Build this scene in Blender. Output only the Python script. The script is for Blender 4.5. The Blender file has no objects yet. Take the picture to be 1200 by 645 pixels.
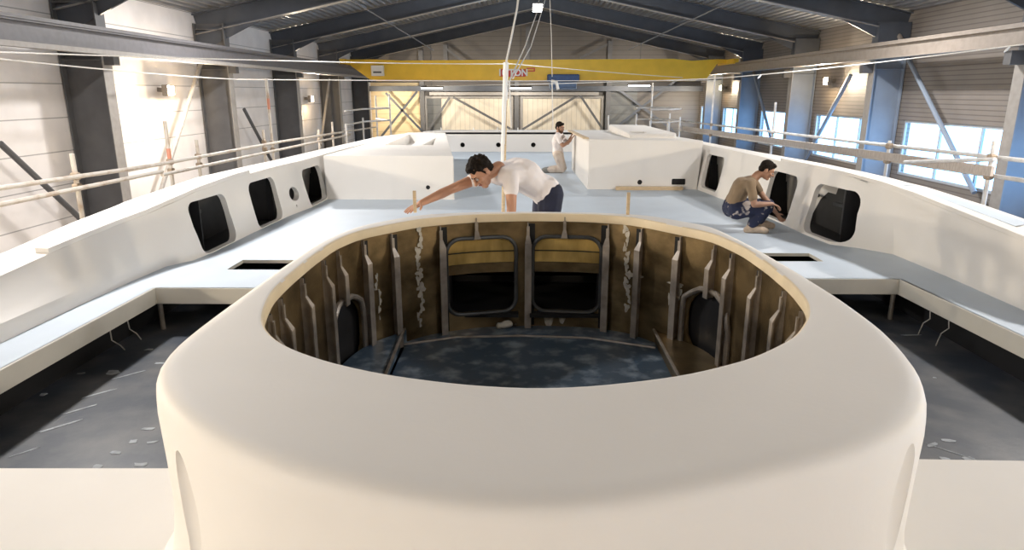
import bpy, bmesh, math, random
from mathutils import Vector, Matrix, Euler, noise
from mathutils.geometry import tessellate_polygon
random.seed(7)
sc = bpy.context.scene
COL = sc.collection
# ---------------------------------------------------------------- camera
FPX = 790.0; PITCH = math.atan(214/FPX); YAW = math.atan(13*math.cos(PITCH)/FPX); CH = 1.70
cam = bpy.data.cameras.new('camera'); camo = bpy.data.objects.new('camera', cam); COL.objects.link(camo)
cam.sensor_width = 36.0; cam.lens = 36.0*FPX/1200.0; cam.clip_start = 0.05; cam.clip_end = 300
camo.location = (0, 0, CH); camo.rotation_euler = (math.pi/2-PITCH, 0, YAW)
sc.camera = camo
# ---------------------------------------------------------------- exposure
sc.view_settings.view_transform = 'Standard'; sc.view_settings.look = 'None'
sc.view_settings.gamma = 1.0; sc.view_settings.use_curve_mapping = False
sc.view_settings.exposure = 0.25
# ---------------------------------------------------------------- world (daylight outside the shed)
w = bpy.data.worlds.new('daylight'); sc.world = w; w.use_nodes = True
wn = w.node_tree.nodes; wl = w.node_tree.links
bg = wn['Background']; bg.inputs['Color'].default_value = (0.27, 0.58, 1.0, 1); bg.inputs['Strength'].default_value = 5.4
# ---------------------------------------------------------------- area lights (unseen high-bay lamps added to light the boat; housings built below)
BAYS = [(-5.0, -1.6), (6.4, -1.6), (-5.0, 7.0), (6.4, 7.0), (-5.0, 15.6), (6.4, 15.6)]
BAY_Z = 4.05
BAY_POWER = [120, 120, 300, 280, 380, 340]
for i, (x, y) in enumerate(BAYS):
    l = bpy.data.lights.new('added_high_bay_light', 'AREA'); l.shape = 'DISK'; l.size = 0.5
    l.energy = BAY_POWER[i]; l.color = (1.0, 0.96, 0.93)
    o = bpy.data.objects.new('added_high_bay_light', l); COL.objects.link(o); o.location = (x, y, BAY_Z-0.03)
# ---------------------------------------------------------------- helpers
def ray(px, py):
    f = Vector((-math.sin(YAW)*math.cos(PITCH), math.cos(YAW)*math.cos(PITCH), -math.sin(PITCH)))
    r = Vector((math.cos(YAW), math.sin(YAW), 0)); u = r.cross(f)
    return f + r*((px-600)/FPX) - u*((py-322.5)/FPX)
CV = Vector((0, 0, CH))
def aty(px, py, Y): d = ray(px, py); return CV + d*(Y/d.y)
def atx(px, py, X): d = ray(px, py); return CV + d*(X/d.x)
def atz(px, py, Z): d = ray(px, py); return CV + d*((Z-CH)/d.z)

def mat(name, col, rough=0.6, metal=0.0, spec=0.5, noise_amt=0.0, noise_scale=8.0, col2=None, bump=0.0, bump_scale=60.0, stretch=(1,1,1), detail=4, lo=.35, hi=.7):
    m = bpy.data.materials.new(name); m.use_nodes = True
    nt = m.node_tree; N = nt.nodes; L = nt.links; b = N['Principled BSDF']
    c = (*col, 1) if len(col) == 3 else col
    b.inputs['Base Color'].default_value = c; b.inputs['Roughness'].default_value = rough
    b.inputs['Metallic'].default_value = metal; b.inputs['Specular IOR Level'].default_value = spec
    tc = N.new('ShaderNodeTexCoord'); mp = N.new('ShaderNodeMapping'); mp.inputs['Scale'].default_value = stretch
    L.new(tc.outputs['Object'], mp.inputs['Vector'])
    if noise_amt > 0 or col2:
        n = N.new('ShaderNodeTexNoise'); n.inputs['Scale'].default_value = noise_scale; n.inputs['Detail'].default_value = detail
        L.new(mp.outputs[0], n.inputs['Vector'])
        rp = N.new('ShaderNodeValToRGB'); L.new(n.outputs['Fac'], rp.inputs['Fac'])
        c2 = (*col2, 1) if col2 else (*[max(0, v*(1-noise_amt)) for v in col[:3]], 1)
        rp.color_ramp.elements[0].position = lo; rp.color_ramp.elements[1].position = hi
        rp.color_ramp.elements[0].color = c; rp.color_ramp.elements[1].color = c2
        L.new(rp.outputs['Color'], b.inputs['Base Color'])
    if bump > 0:
        n2 = N.new('ShaderNodeTexNoise'); n2.inputs['Scale'].default_value = bump_scale; n2.inputs['Detail'].default_value = 5
        L.new(mp.outputs[0], n2.inputs['Vector'])
        bp = N.new('ShaderNodeBump'); bp.inputs['Strength'].default_value = bump; bp.inputs['Distance'].default_value = 0.01
        L.new(n2.outputs['Fac'], bp.inputs['Height']); L.new(bp.outputs['Normal'], b.inputs['Normal'])
    return m
def emis(name, col, s):
    m = mat(name, col); b = m.node_tree.nodes['Principled BSDF']
    b.inputs['Emission Color'].default_value = (*col, 1); b.inputs['Emission Strength'].default_value = s; return m
def panel_mat(name, col, axis, period, width, dark=0.55, rough=.6, nscale=1.5, namt=.12, dist=.02):
    """painted panels with a thin seam every `period` metres along one object axis (0 x, 1 y, 2 z)"""
    m = mat(name, col, rough, noise_amt=namt, noise_scale=nscale)
    nt = m.node_tree; N = nt.nodes; L = nt.links; b = N['Principled BSDF']
    src = b.inputs['Base Color'].links[0].from_socket
    tc = N.new('ShaderNodeTexCoord'); sp = N.new('ShaderNodeSeparateXYZ'); L.new(tc.outputs['Object'], sp.inputs[0])
    md = N.new('ShaderNodeMath'); md.operation = 'PINGPONG'; md.inputs[1].default_value = period/2; L.new(sp.outputs[axis], md.inputs[0])
    lt = N.new('ShaderNodeMath'); lt.operation = 'LESS_THAN'; lt.inputs[1].default_value = width; L.new(md.outputs[0], lt.inputs[0])
    mx = N.new('ShaderNodeMixRGB'); mx.blend_type = 'MULTIPLY'; L.new(lt.outputs[0], mx.inputs['Fac']); L.new(src, mx.inputs['Color1'])
    mx.inputs['Color2'].default_value = (dark, dark, dark, 1); L.new(mx.outputs[0], b.inputs['Base Color'])
    bp = N.new('ShaderNodeBump'); bp.inputs['Strength'].default_value = .6; bp.inputs['Distance'].default_value = dist
    L.new(md.outputs[0], bp.inputs['Height']); L.new(bp.outputs['Normal'], b.inputs['Normal'])
    return m

M = {}
M['gel']    = mat('white_primer', (0.79, 0.765, 0.73), 0.6, noise_amt=.05, noise_scale=1.2, bump=.05, bump_scale=40)
M['gelblue']= mat('deck_primer', (0.54, 0.61, 0.68), 0.55, noise_amt=.06, noise_scale=2.2, bump=.08, bump_scale=50)
M['cream']  = mat('cream_filler', (0.82, 0.70, 0.50), 0.55, noise_amt=.12, noise_scale=5)
M['coam']   = mat('coaming_primer', (0.70, 0.67, 0.59), 0.5, noise_amt=.1, noise_scale=3)
M['bronze'] = mat('bare_bronze_laminate', (0.33, 0.24, 0.125), 0.33, metal=.75, noise_amt=.65, noise_scale=4.0, bump=.12, bump_scale=60, stretch=(1,1,1.6), detail=8)
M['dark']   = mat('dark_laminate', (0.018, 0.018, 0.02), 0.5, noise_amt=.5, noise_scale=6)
M['black']  = mat('black_interior', (0.006, 0.006, 0.007), 0.8)
M['rib']    = mat('grey_rib_laminate', (0.40, 0.355, 0.31), 0.42, metal=.3, noise_amt=.45, noise_scale=9, bump=.15)
M['slate']  = mat('slate_floor', (0.065, 0.105, 0.155), 0.38, noise_scale=7.5, col2=(0.40, 0.48, 0.56), bump=.12, bump_scale=25, detail=12, lo=.48, hi=.80)
M['well']   = mat('well_floor', (0.052, 0.062, 0.080), 0.42, noise_scale=2.6, col2=(0.19, 0.185, 0.175), bump=.12, bump_scale=25, detail=9, lo=.42, hi=.8)
M['patch']  = mat('pale_filler_patch', (0.50, 0.53, 0.56), 0.6, noise_amt=.5, noise_scale=14)
M['smear']  = mat('white_filler_smear', (0.62, 0.58, 0.50), 0.7, noise_amt=.4, noise_scale=20)
M['frame']  = mat('dark_grey_frame', (0.10, 0.105, 0.11), 0.4, metal=.4, noise_amt=.3)
M['gold_highlight']  = mat('gold_highlight_laminate', (0.95, 0.66, 0.22), 0.25, metal=.4, noise_amt=.45, noise_scale=3, stretch=(3,1,1))
M['steel']  = mat('grey_painted_steel', (0.115, 0.115, 0.12), 0.55, noise_amt=.2, noise_scale=3)
M['steel_d']= mat('dark_blue_grey_steel', (0.075, 0.085, 0.105), 0.5, noise_amt=.2, noise_scale=3)
M['flange'] = mat('light_grey_flange', (0.34, 0.32, 0.30), 0.5, noise_amt=.15)
M['steel_b']= mat('blue_grey_steel', (0.25, 0.30, 0.38), 0.5, noise_amt=.12, noise_scale=2)
M['rail']   = mat('grey_rail_paint', (0.16, 0.155, 0.165), 0.5, noise_amt=.15)
M['railr']  = mat('taupe_rail_paint', (0.30, 0.26, 0.225), 0.5, noise_amt=.15)
M['wallp']  = panel_mat('white_wall_panels', (0.86, 0.82, 0.80), 2, 0.62, 0.010, dark=.5)
M['ribbed'] = panel_mat('ribbed_grey_cladding', (0.23, 0.205, 0.185), 2, 0.11, 0.012, dark=.62, dist=.03)
M['gable']  = panel_mat('grey_brown_gable_cladding', (0.12, 0.108, 0.098), 2, 0.25, 0.012, dark=.6)
M['yellowp']= panel_mat('cream_end_panels', (0.72, 0.58, 0.36), 2, 0.5, 0.012, dark=.7)
M['doorp']  = panel_mat('cream_door_panels', (0.74, 0.67, 0.55), 0, 0.28, 0.014, dark=.75)
M['greyp']  = panel_mat('grey_end_panels', (0.14, 0.145, 0.145), 2, 0.5, 0.015, dark=.6)
M['roof']   = mat('galvanised_roof_deck', (0.33, 0.335, 0.35), 0.45, metal=.3, noise_amt=.2, noise_scale=2)
M['conc']   = mat('concrete_floor', (0.32, 0.30, 0.28), 0.7, noise_amt=.2, noise_scale=1.0)
M['yellow'] = mat('crane_yellow', (0.92, 0.58, 0.045), 0.45, noise_amt=.12, noise_scale=2)
M['blue']   = mat('hoist_blue', (0.035, 0.09, 0.24), 0.45, noise_amt=.2)
M['red']    = mat('sign_red', (0.62, 0.06, 0.035), 0.5)
M['white']  = mat('plain_white', (0.82, 0.82, 0.80), 0.5, noise_amt=.04)
M['rope']   = mat('white_rope', (0.78, 0.76, 0.72), 0.8, noise_amt=.15, noise_scale=40)
M['tube']   = mat('scaffold_tube', (0.52, 0.49, 0.45), 0.4, metal=.35, noise_scale=6, col2=(0.33, 0.24, 0.17), lo=.5, hi=.75)
M['tubew']  = mat('pale_scaffold_tube', (0.66, 0.65, 0.64), 0.4, metal=.3, noise_amt=.3, noise_scale=6)
M['coupler']= mat('rusty_coupler', (0.36, 0.29, 0.22), 0.6, metal=.4, noise_amt=.4, noise_scale=30)
M['tape']   = mat('red_tape', (0.52, 0.22, 0.15), 0.6)
M['timber'] = mat('pale_timber', (0.66, 0.50, 0.31), 0.6, noise_amt=.25, noise_scale=12, stretch=(1,1,8))
M['board']  = mat('scaffold_board', (0.45, 0.40, 0.36), 0.7, noise_amt=.3, noise_scale=10, stretch=(1,6,1))
M['winf']   = mat('window_frame_paint', (0.42, 0.46, 0.50), 0.5)
M['lampg']  = emis('floodlight_glass', (1.0, 0.86, 0.62), 30)
M['lampw']  = emis('white_lamp_glass', (0.95, 0.98, 1.0), 14)
M['lamph']  = mat('lamp_housing', (0.25, 0.22, 0.19), 0.5, noise_amt=.1)
M['skin']   = mat('skin', (0.52, 0.27, 0.165), 0.5, noise_amt=.18, noise_scale=7)
M['skin2']  = mat('tanned_skin', (0.43, 0.235, 0.15), 0.5, noise_amt=.2, noise_scale=7)
M['hair']   = mat('dark_brown_hair', (0.016, 0.010, 0.006), 0.8, spec=.2, noise_amt=.6, noise_scale=60, bump=.8, bump_scale=90)
M['beard']  = mat('short_brown_beard', (0.11, 0.055, 0.03), 0.8, noise_amt=.4, noise_scale=60)
M['tee']    = mat('white_cotton', (0.88, 0.82, 0.80), 0.85, noise_amt=.08, noise_scale=8, bump=.35, bump_scale=14)
M['teetan'] = mat('tan_cotton', (0.27, 0.19, 0.115), 0.85, noise_amt=.18, noise_scale=8, bump=.35, bump_scale=14)
M['navy']   = mat('navy_work_cloth', (0.018, 0.022, 0.05), 0.85, noise_amt=.3, noise_scale=10, bump=.3, bump_scale=16)
M['navyp']  = mat('paint_splashed_navy_cloth', (0.018, 0.024, 0.06), 0.85, noise_scale=11, col2=(0.50, 0.44, 0.40), bump=.4, bump_scale=16, detail=6, lo=.58, hi=.66)
M['whitep'] = mat('stained_white_cloth', (0.72, 0.62, 0.53), 0.85, noise_scale=9, col2=(0.42, 0.30, 0.22), bump=.4, bump_scale=14, lo=.5, hi=.8)
M['shoe']   = mat('beige_shoe', (0.52, 0.41, 0.31), 0.7, noise_amt=.25, noise_scale=20)
M['shoeg']  = mat('grey_shoe', (0.30, 0.30, 0.28), 0.7, noise_amt=.25, noise_scale=20)
M['eye']    = mat('eye_white', (0.42, 0.38, 0.35), 0.4)
M['lip']    = mat('lip', (0.40, 0.15, 0.12), 0.5)
M['cable']  = mat('pale_cable', (0.50, 0.47, 0.43), 0.5)
# window glass: thin clear pane
g = bpy.data.materials.new('window_glass'); g.use_nodes = True; gn = g.node_tree.nodes; gl = g.node_tree.links
for n in list(gn): gn.remove(n)
out = gn.new('ShaderNodeOutputMaterial'); mx = gn.new('ShaderNodeMixShader'); tr = gn.new('ShaderNodeBsdfTransparent'); gs = gn.new('ShaderNodeBsdfGlossy')
gs.inputs['Roughness'].default_value = .05; mx.inputs[0].default_value = .06
gl.new(tr.outputs[0], mx.inputs[1]); gl.new(gs.outputs[0], mx.inputs[2]); gl.new(mx.outputs[0], out.inputs[0])
M['glass'] = g

def tag(o, label=None, cat=None, group=None, kind=None):
    if label: o['label'] = label
    if cat: o['category'] = cat
    if group: o['group'] = group
    if kind: o['kind'] = kind
    return o
def thing(name, label, cat, loc=(0,0,0), group=None):
    o = bpy.data.objects.new(name, None); COL.objects.link(o); o.location = loc; o.empty_display_size = .1
    return tag(o, label, cat, group)

class MB:
    def __init__(s): s.v = []; s.f = []
    def add(s, vs, fs):
        b = len(s.v); s.v += [Vector(v) for v in vs]; s.f += [tuple(b+i for i in f) for f in fs]; return s
    def box(s, lo, hi, rot=None, c=None):
        x0,y0,z0 = lo; x1,y1,z1 = hi
        vs = [Vector(p) for p in ((x0,y0,z0),(x1,y0,z0),(x1,y1,z0),(x0,y1,z0),(x0,y0,z1),(x1,y0,z1),(x1,y1,z1),(x0,y1,z1))]
        if rot is not None: vs = [rot @ v + Vector(c) for v in vs]
        return s.add(vs, [(0,3,2,1),(4,5,6,7),(0,1,5,4),(1,2,6,5),(2,3,7,6),(3,0,4,7)])
    def beam(s, p, q, wx, wz, up=(0,0,1)):
        p = Vector(p); q = Vector(q); d = (q-p).normalized(); up = Vector(up)
        if abs(d.dot(up)) > .98: up = Vector((0,1,0))
        sd = d.cross(up).normalized(); u = sd.cross(d).normalized()
        vs = []
        for c in (p, q):
            for a, b in ((-1,-1),(1,-1),(1,1),(-1,1)): vs.append(c + sd*(a*wx/2) + u*(b*wz/2))
        return s.add(vs, [(0,1,2,3),(7,6,5,4),(0,4,5,1),(1,5,6,2),(2,6,7,3),(3,7,4,0)])
    def ibeam(s, p, q, wx, wz, t=.03, up=(0,0,1)):
        p = Vector(p); q = Vector(q); d = (q-p).normalized(); up = Vector(up); sd = d.cross(up).normalized(); u = sd.cross(d).normalized()
        s.beam(p, q, t*.6, wz-2*t, up); s.beam(p+u*(wz/2-t/2), q+u*(wz/2-t/2), wx, t, up); s.beam(p-u*(wz/2-t/2), q-u*(wz/2-t/2), wx, t, up); return s
    def tube(s, pts, r, n=8, caps=True):
        pts = [Vector(p) for p in pts]; k = len(pts)
        rr = r if isinstance(r, (list, tuple)) else [r]*k
        prev = None; vs = []
        for i, p in enumerate(pts):
            d = (pts[min(i+1,k-1)] - pts[max(i-1,0)]).normalized()
            if prev is None:
                a = Vector((0,0,1)) if abs(d.z) < .9 else Vector((1,0,0)); e = d.cross(a).normalized()
            else:
                e = (prev - d*prev.dot(d)).normalized()
            prev = e; g_ = d.cross(e)
            for j in range(n):
                t = 2*math.pi*j/n; vs.append(p + (e*math.cos(t)+g_*math.sin(t))*rr[i])
        fs = []
        for i in range(k-1):
            for j in range(n): fs.append((i*n+j, i*n+(j+1)%n, (i+1)*n+(j+1)%n, (i+1)*n+j))
        if caps: fs.append(tuple(range(n-1,-1,-1))); fs.append(tuple((k-1)*n+j for j in range(n)))
        return s.add(vs, fs)
    def ball(s, c, rx, ry=None, rz=None, rot=None, n=12, m=8):
        ry = rx if ry is None else ry; rz = rx if rz is None else rz; c = Vector(c); vs = [c + (rot @ Vector((0,0,rz)) if rot else Vector((0,0,rz)))]
        for i in range(1, m):
            a = math.pi*i/m
            for j in range(n):
                b = 2*math.pi*j/n; v = Vector((rx*math.sin(a)*math.cos(b), ry*math.sin(a)*math.sin(b), rz*math.cos(a)))
                vs.append(c + (rot @ v if rot else v))
        vs.append(c - (rot @ Vector((0,0,rz)) if rot else Vector((0,0,rz)))); L_ = len(vs)-1
        fs = [(0, 1+j, 1+(j+1)%n) for j in range(n)]
        for i in range(m-2):
            for j in range(n): fs.append((1+i*n+j, 1+(i+1)*n+j, 1+(i+1)*n+(j+1)%n, 1+i*n+(j+1)%n))
        fs += [(L_, 1+(m-2)*n+(j+1)%n, 1+(m-2)*n+j) for j in range(n)]
        return s.add(vs, fs)
    def cone(s, p, q, r0, r1, n=12):
        """tapered limb with round ends"""
        p = Vector(p); q = Vector(q); d = q-p; L_ = d.length
        if L_ < 1e-5: return s.ball(p, max(r0, r1))
        d.normalize(); pts = []; rs = []
        for t in (-1,-.8,-.5,0): pts.append(p + d*(t*r0)); rs.append(max(.0008, r0*math.sqrt(max(0, 1-t*t))))
        for t in (.33,.66): pts.append(p + d*(L_*t)); rs.append(r0+(r1-r0)*t)
        for t in (0,.5,.8,1): pts.append(q + d*(t*r1)); rs.append(max(.0008, r1*math.sqrt(max(0, 1-t*t))))
        return s.tube(pts, rs, n)
    def loft(s, rings, closed_u=True, closed_v=False, caps=False):
        k = len(rings); n = len(rings[0]); vs = [p for r_ in rings for p in r_]; fs = []
        for i in range(k if closed_v else k-1):
            for j in range(n if closed_u else n-1):
                a = i*n; b = ((i+1)%k)*n; fs.append((a+j, a+(j+1)%n, b+(j+1)%n, b+j))
        if caps: fs.append(tuple(range(n-1,-1,-1))); fs.append(tuple((k-1)*n+j for j in range(n)))
        return s.add(vs, fs)
    def prism(s, loop, z0, z1, holes=()):
        loops = [loop] + list(holes); allp = [Vector((x, y, 0)) for l_ in loops for x, y in l_]
        tris = tessellate_polygon([[Vector((x, y, 0)) for x, y in l_] for l_ in loops]); n = len(allp)
        vs = [(p.x, p.y, z0) for p in allp] + [(p.x, p.y, z1) for p in allp]; fs = []
        for t in tris:
            a, b, c = (allp[i] for i in t); up = (b-a).cross(c-a).z > 0
            t = tuple(t) if up else tuple(reversed(t)); fs.append(tuple(i+n for i in t)); fs.append(tuple(reversed(t)))
        b0 = 0
        for l_ in loops:
            k = len(l_)
            for i in range(k): fs.append((b0+i, b0+(i+1)%k, b0+(i+1)%k+n, b0+i+n))
            b0 += k
        return s.add(vs, fs)
    def build(s, name, m, parent=None, smooth=False, bevel=0, angle=40, weld=False, remesh=0, smooth_it=0, disp=None, subsurf=0, cut=None, loc=None):
        me = bpy.data.meshes.new(name); loc = Vector(loc) if loc else Vector((0,0,0))
        me.from_pydata([tuple(v-loc) for v in s.v], [], s.f)
        bm = bmesh.new(); bm.from_mesh(me)
        if weld: bmesh.ops.remove_doubles(bm, verts=bm.verts, dist=1e-5)
        if not remesh: bmesh.ops.recalc_face_normals(bm, faces=bm.faces)
        bm.to_mesh(me); bm.free()
        o = bpy.data.objects.new(name, me); COL.objects.link(o); o.location = loc
        ms = m if isinstance(m, (list, tuple)) else [m]
        for mm in ms: me.materials.append(mm)
        if bevel:
            b = o.modifiers.new('b', 'BEVEL'); b.width = bevel; b.segments = 2; b.limit_method = 'ANGLE'; b.angle_limit = math.radians(35)
        if remesh:
            r_ = o.modifiers.new('r', 'REMESH'); r_.mode = 'VOXEL'; r_.voxel_size = remesh
        if smooth_it:
            q = o.modifiers.new('s', 'SMOOTH'); q.factor = .5; q.iterations = smooth_it
        if subsurf:
            q = o.modifiers.new('ss', 'SUBSURF'); q.levels = subsurf; q.render_levels = subsurf
        cutters = []
        if cut:
            for c in cut:
                c_o = c.build('cutter', m, None); cutters.append(c_o)
                q = o.modifiers.new('c', 'BOOLEAN'); q.operation = 'DIFFERENCE'; q.object = c_o; q.solver = 'EXACT'
        if o.modifiers:
            dg = bpy.context.evaluated_depsgraph_get(); dg.update()
            me2 = bpy.data.meshes.new_from_object(o.evaluated_get(dg)); o.modifiers.clear(); old = o.data; o.data = me2; bpy.data.meshes.remove(old); me2.name = name
            for c_o in cutters: bpy.data.objects.remove(c_o)
        if disp: 
            for v in o.data.vertices:
                v.co = disp(v.co.copy())
        if smooth:
            for p in o.data.polygons: p.use_smooth = True
            if angle < 180: o.data.set_sharp_from_angle(angle=math.radians(angle))
        if parent is not None:
            o.parent = parent; o.matrix_parent_inverse = Matrix.Translation(-Vector(parent.location))
        return o
def rrect(cx, cy, w, h, r, n=5):
    pts = []
    for (sx, sy, a0) in ((1,1,0),(-1,1,90),(-1,-1,180),(1,-1,270)):
        for i in range(n+1):
            a = math.radians(a0+90*i/n); pts.append((cx+sx*(w/2-r)+r*math.cos(a), cy+sy*(h/2-r)+r*math.sin(a)))
    return pts
def cutter_x(poly_yz, x0, x1):
    return MB().loft([[Vector((x0, y, z)) for y, z in poly_yz], [Vector((x1, y, z)) for y, z in poly_yz]], caps=True)
def cutter_y(poly_xz, y0, y1):
    return MB().loft([[Vector((x, y0, z)) for x, z in poly_xz], [Vector((x, y1, z)) for x, z in poly_xz]], caps=True)

# =================================================================== THE SHED
XL, XR, YE, YB, ZF = -8.75, 10.1, 40.0, -5.0, -3.5
RX, ZR, ZE = 0.7, 5.15, 3.2          # ridge x, rafter underside at ridge and at eaves
SL = (ZR-ZE)/(XR-RX)
def zroof(x): return ZR - SL*abs(x-RX)
COLY = [-3.5, 2.1, 7.7, 13.3, 18.9, 24.5, 30.1, 35.7]
ROOFT = 0.55
f = MB().box((XL-.3, YB, ZF-.2), (XR+.3, YE+.3, ZF)).build('floor', M['conc']); tag(f, kind='structure')
f = MB().box((XL-.2, YB, ZF), (XL, YE, zroof(XL)+ROOFT)).build('wall_left', M['wallp']); tag(f, kind='structure')
# right wall with a band of windows in every bay
WZ0, WZ1 = -0.42, 0.99
cuts = []; bays = []
for i in range(len(COLY)):
    y0 = COLY[i]+.14; y1 = (COLY[i+1] if i+1 < len(COLY) else YE)-.30
    bays.append((y0+.35, y1-.1))
for y0, y1 in bays: cuts.append(MB().box((XR-.5, y0, WZ0), (XR+.6, y1, WZ1)))
f = MB().box((XR, YB, ZF), (XR+.2, YE, zroof(XR)+ROOFT)).build('wall_right', M['ribbed'], cut=cuts); tag(f, kind='structure')
for k, (y0, y1) in enumerate(bays):
    t = bpy.data.objects.new('window_%d' % (k+1), None); COL.objects.link(t); t.location = (XR+.1, (y0+y1)/2, WZ0); tag(t, kind='structure')
    mb = MB(); X = XR+.06
    for z in (WZ0+.03, WZ1-.03): mb.beam((X, y0, z), (X, y1, z), .06, .06)
    for q in (0, .33, .66, 1):
        y = y0+.03+(y1-y0-.06)*q; mb.beam((X, y, WZ0), (X, y, WZ1), .05, .06)
    mb.build('window_frame', M['winf'], t)
    MB().box((X-.004, y0, WZ0), (X+.004, y1, WZ1)).build('window_pane', M['glass'], t)
tag(MB().add([(XL-.2,YB-.2,ZF),(XR+.2,YB-.2,ZF),(XR+.2,YB-.2,zroof(XR)+ROOFT),(RX,YB-.2,ZR+ROOFT),(XL-.2,YB-.2,zroof(XL)+ROOFT),(XL-.2,YB,ZF),(XR+.2,YB,ZF),(XR+.2,YB,zroof(XR)+ROOFT),(RX,YB,ZR+ROOFT),(XL-.2,YB,zroof(XL)+ROOFT)],
      [(0,1,2,3,4),(9,8,7,6,5),(0,5,6,1),(1,6,7,2),(2,7,8,3),(3,8,9,4),(4,9,5,0)]).build('wall_back', M['wallp']), kind='structure')
# end wall: gable above, panels and two big doors below
f = MB()
f.add([(XL,YE,2.25),(XR,YE,2.25),(XR,YE,zroof(XR)+ROOFT),(RX,YE,ZR+ROOFT),(XL,YE,zroof(XL)+ROOFT),(XL,YE+.2,2.25),(XR,YE+.2,2.25),(XR,YE+.2,zroof(XR)+ROOFT),(RX,YE+.2,ZR+ROOFT),(XL,YE+.2,zroof(XL)+ROOFT)],
      [(0,1,2,3,4),(9,8,7,6,5),(0,5,6,1),(1,6,7,2),(2,7,8,3),(3,8,9,4),(4,9,5,0)])
tag(f.build('wall_end_gable', M['gable']), kind='structure')
def ex(px): return aty(px, 130, YE).x
def ez(py): return aty(613, py, YE).z
dx = [ex(p) for p in (498, 601, 610, 707, 716, 746)]
tag(MB().box((XL, YE, ZF), (dx[0], YE+.2, 2.25)).build('wall_end_left', M['yellowp']), kind='structure')
tag(MB().box((dx[3], YE, ZF), (dx[5], YE+.2, 2.25)).build('wall_end_middle', M['greyp']), kind='structure')
tag(MB().box((dx[5], YE, ZF), (XR, YE+.2, 2.25)).build('wall_end_right', M['gable']), kind='structure')
tag(MB().box((dx[1], YE, ZF), (dx[2], YE+.2, 2.25)).build('wall_end_pier', M['gable']), kind='structure')
tag(MB().box((dx[0], YE+.02, 1.5), (dx[3], YE+.2, 2.25)).build('wall_end_lintel', M['gable']), kind='structure')
for k, (a, b) in enumerate(((dx[0], dx[1]), (dx[2], dx[3]))):
    d = MB().box((a, YE+.05, ZF), (b, YE+.15, 1.5)).build('door_%d' % (k+1), M['doorp']); tag(d, kind='structure')
    fr = MB()
    for x in (a+.06, b-.06): fr.beam((x, YE, ZF), (x, YE, 1.5), .14, .14)
    fr.beam((a, YE, 1.44), (b, YE, 1.44), .12, .14)
    fr.build('door_frame', M['flange'], d)
    if k == 0: MB().box((a+.14, YE+.0, ZF), (a+.95, YE+.06, 1.38)).build('shutter_panel', M['greyp'], d)
for x in (dx[0]-.1, (dx[1]+dx[2])/2, (dx[3]+dx[4])/2):
    tag(MB().box((x-.13, YE-.35, ZF), (x+.13, YE-.02, 4.0 if x > 5 or x < -5 else 2.6)).build('end_wall_column', M['steel']), kind='structure')
def endbrace(pts):
    m_ = MB()
    for (a, b) in pts: m_.beam(aty(*a, YE-.45), aty(*b, YE-.45), .07, .12)
    return m_
tag(endbrace([((452,109),(494,153)), ((489,107),(447,160))]).build('end_wall_brace', M['steel_d']), kind='structure')
tag(endbrace([((527,114),(501,154)), ((531,114),(598,151))]).build('end_wall_brace', M['steel']), kind='structure')
tag(endbrace([((677,112),(612,152)), ((680,112),(706,151))]).build('end_wall_brace', M['steel']), kind='structure')
tag(endbrace([((720,101),(790,154)), ((716,154),(795,92))]).build('end_wall_brace', M['steel_d']), kind='structure')
tag(endbrace([((524,58),(548,76)), ((712,52),(680,68))]).build('gable_brace', M['steel']), kind='structure')
for px in (524, 618, 712):
    x = ex(px); tag(MB().box((x-.12, YE-.2, 2.3), (x+.12, YE-.02, zroof(x)+.2)).build('gable_post', M['steel']), kind='structure')
tag(MB().box((XL, YE-.6, ez(107)), (XR, YE-.35, ez(101))).build('end_wall_girt', M['steel_d']), kind='structure')
# wall bay doors / cable tray strip on the end wall
tag(MB().box((ex(505), YE-.5, 1.55), (ex(700), YE-.40, 1.72)).build('end_wall_girt', M['flange']), kind='structure')
# roof deck: trapezoidal ribs running along the shed
def roofslope(x0, x1, name):
    n = 46; prof = []
    for i in range(n):
        a = i/n; b = (i+1)/n
        for t, h in ((0,0),(.35,0),(.5,.09),(.85,.09)):
            x = x0+(x1-x0)*(a+(b-a)*t); prof.append((x, zroof(x)+ROOFT+h))
    prof.append((x1, zroof(x1)+ROOFT))
    low = [[Vector((x, y, z)) for x, z in prof] for y in (YB, YE)]
    top = [(x, z+.12) for x, z in reversed(prof)]
    m_ = MB(); full = prof+top
    m_.loft([[Vector((x, YB, z)) for x, z in full], [Vector((x, YE, z)) for x, z in full]], caps=False)
    tag(m_.build(name, M['roof']), kind='structure')
roofslope(XL-.2, RX, 'ceiling_left'); roofslope(XR+.2, RX, 'ceiling_right')
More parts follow.
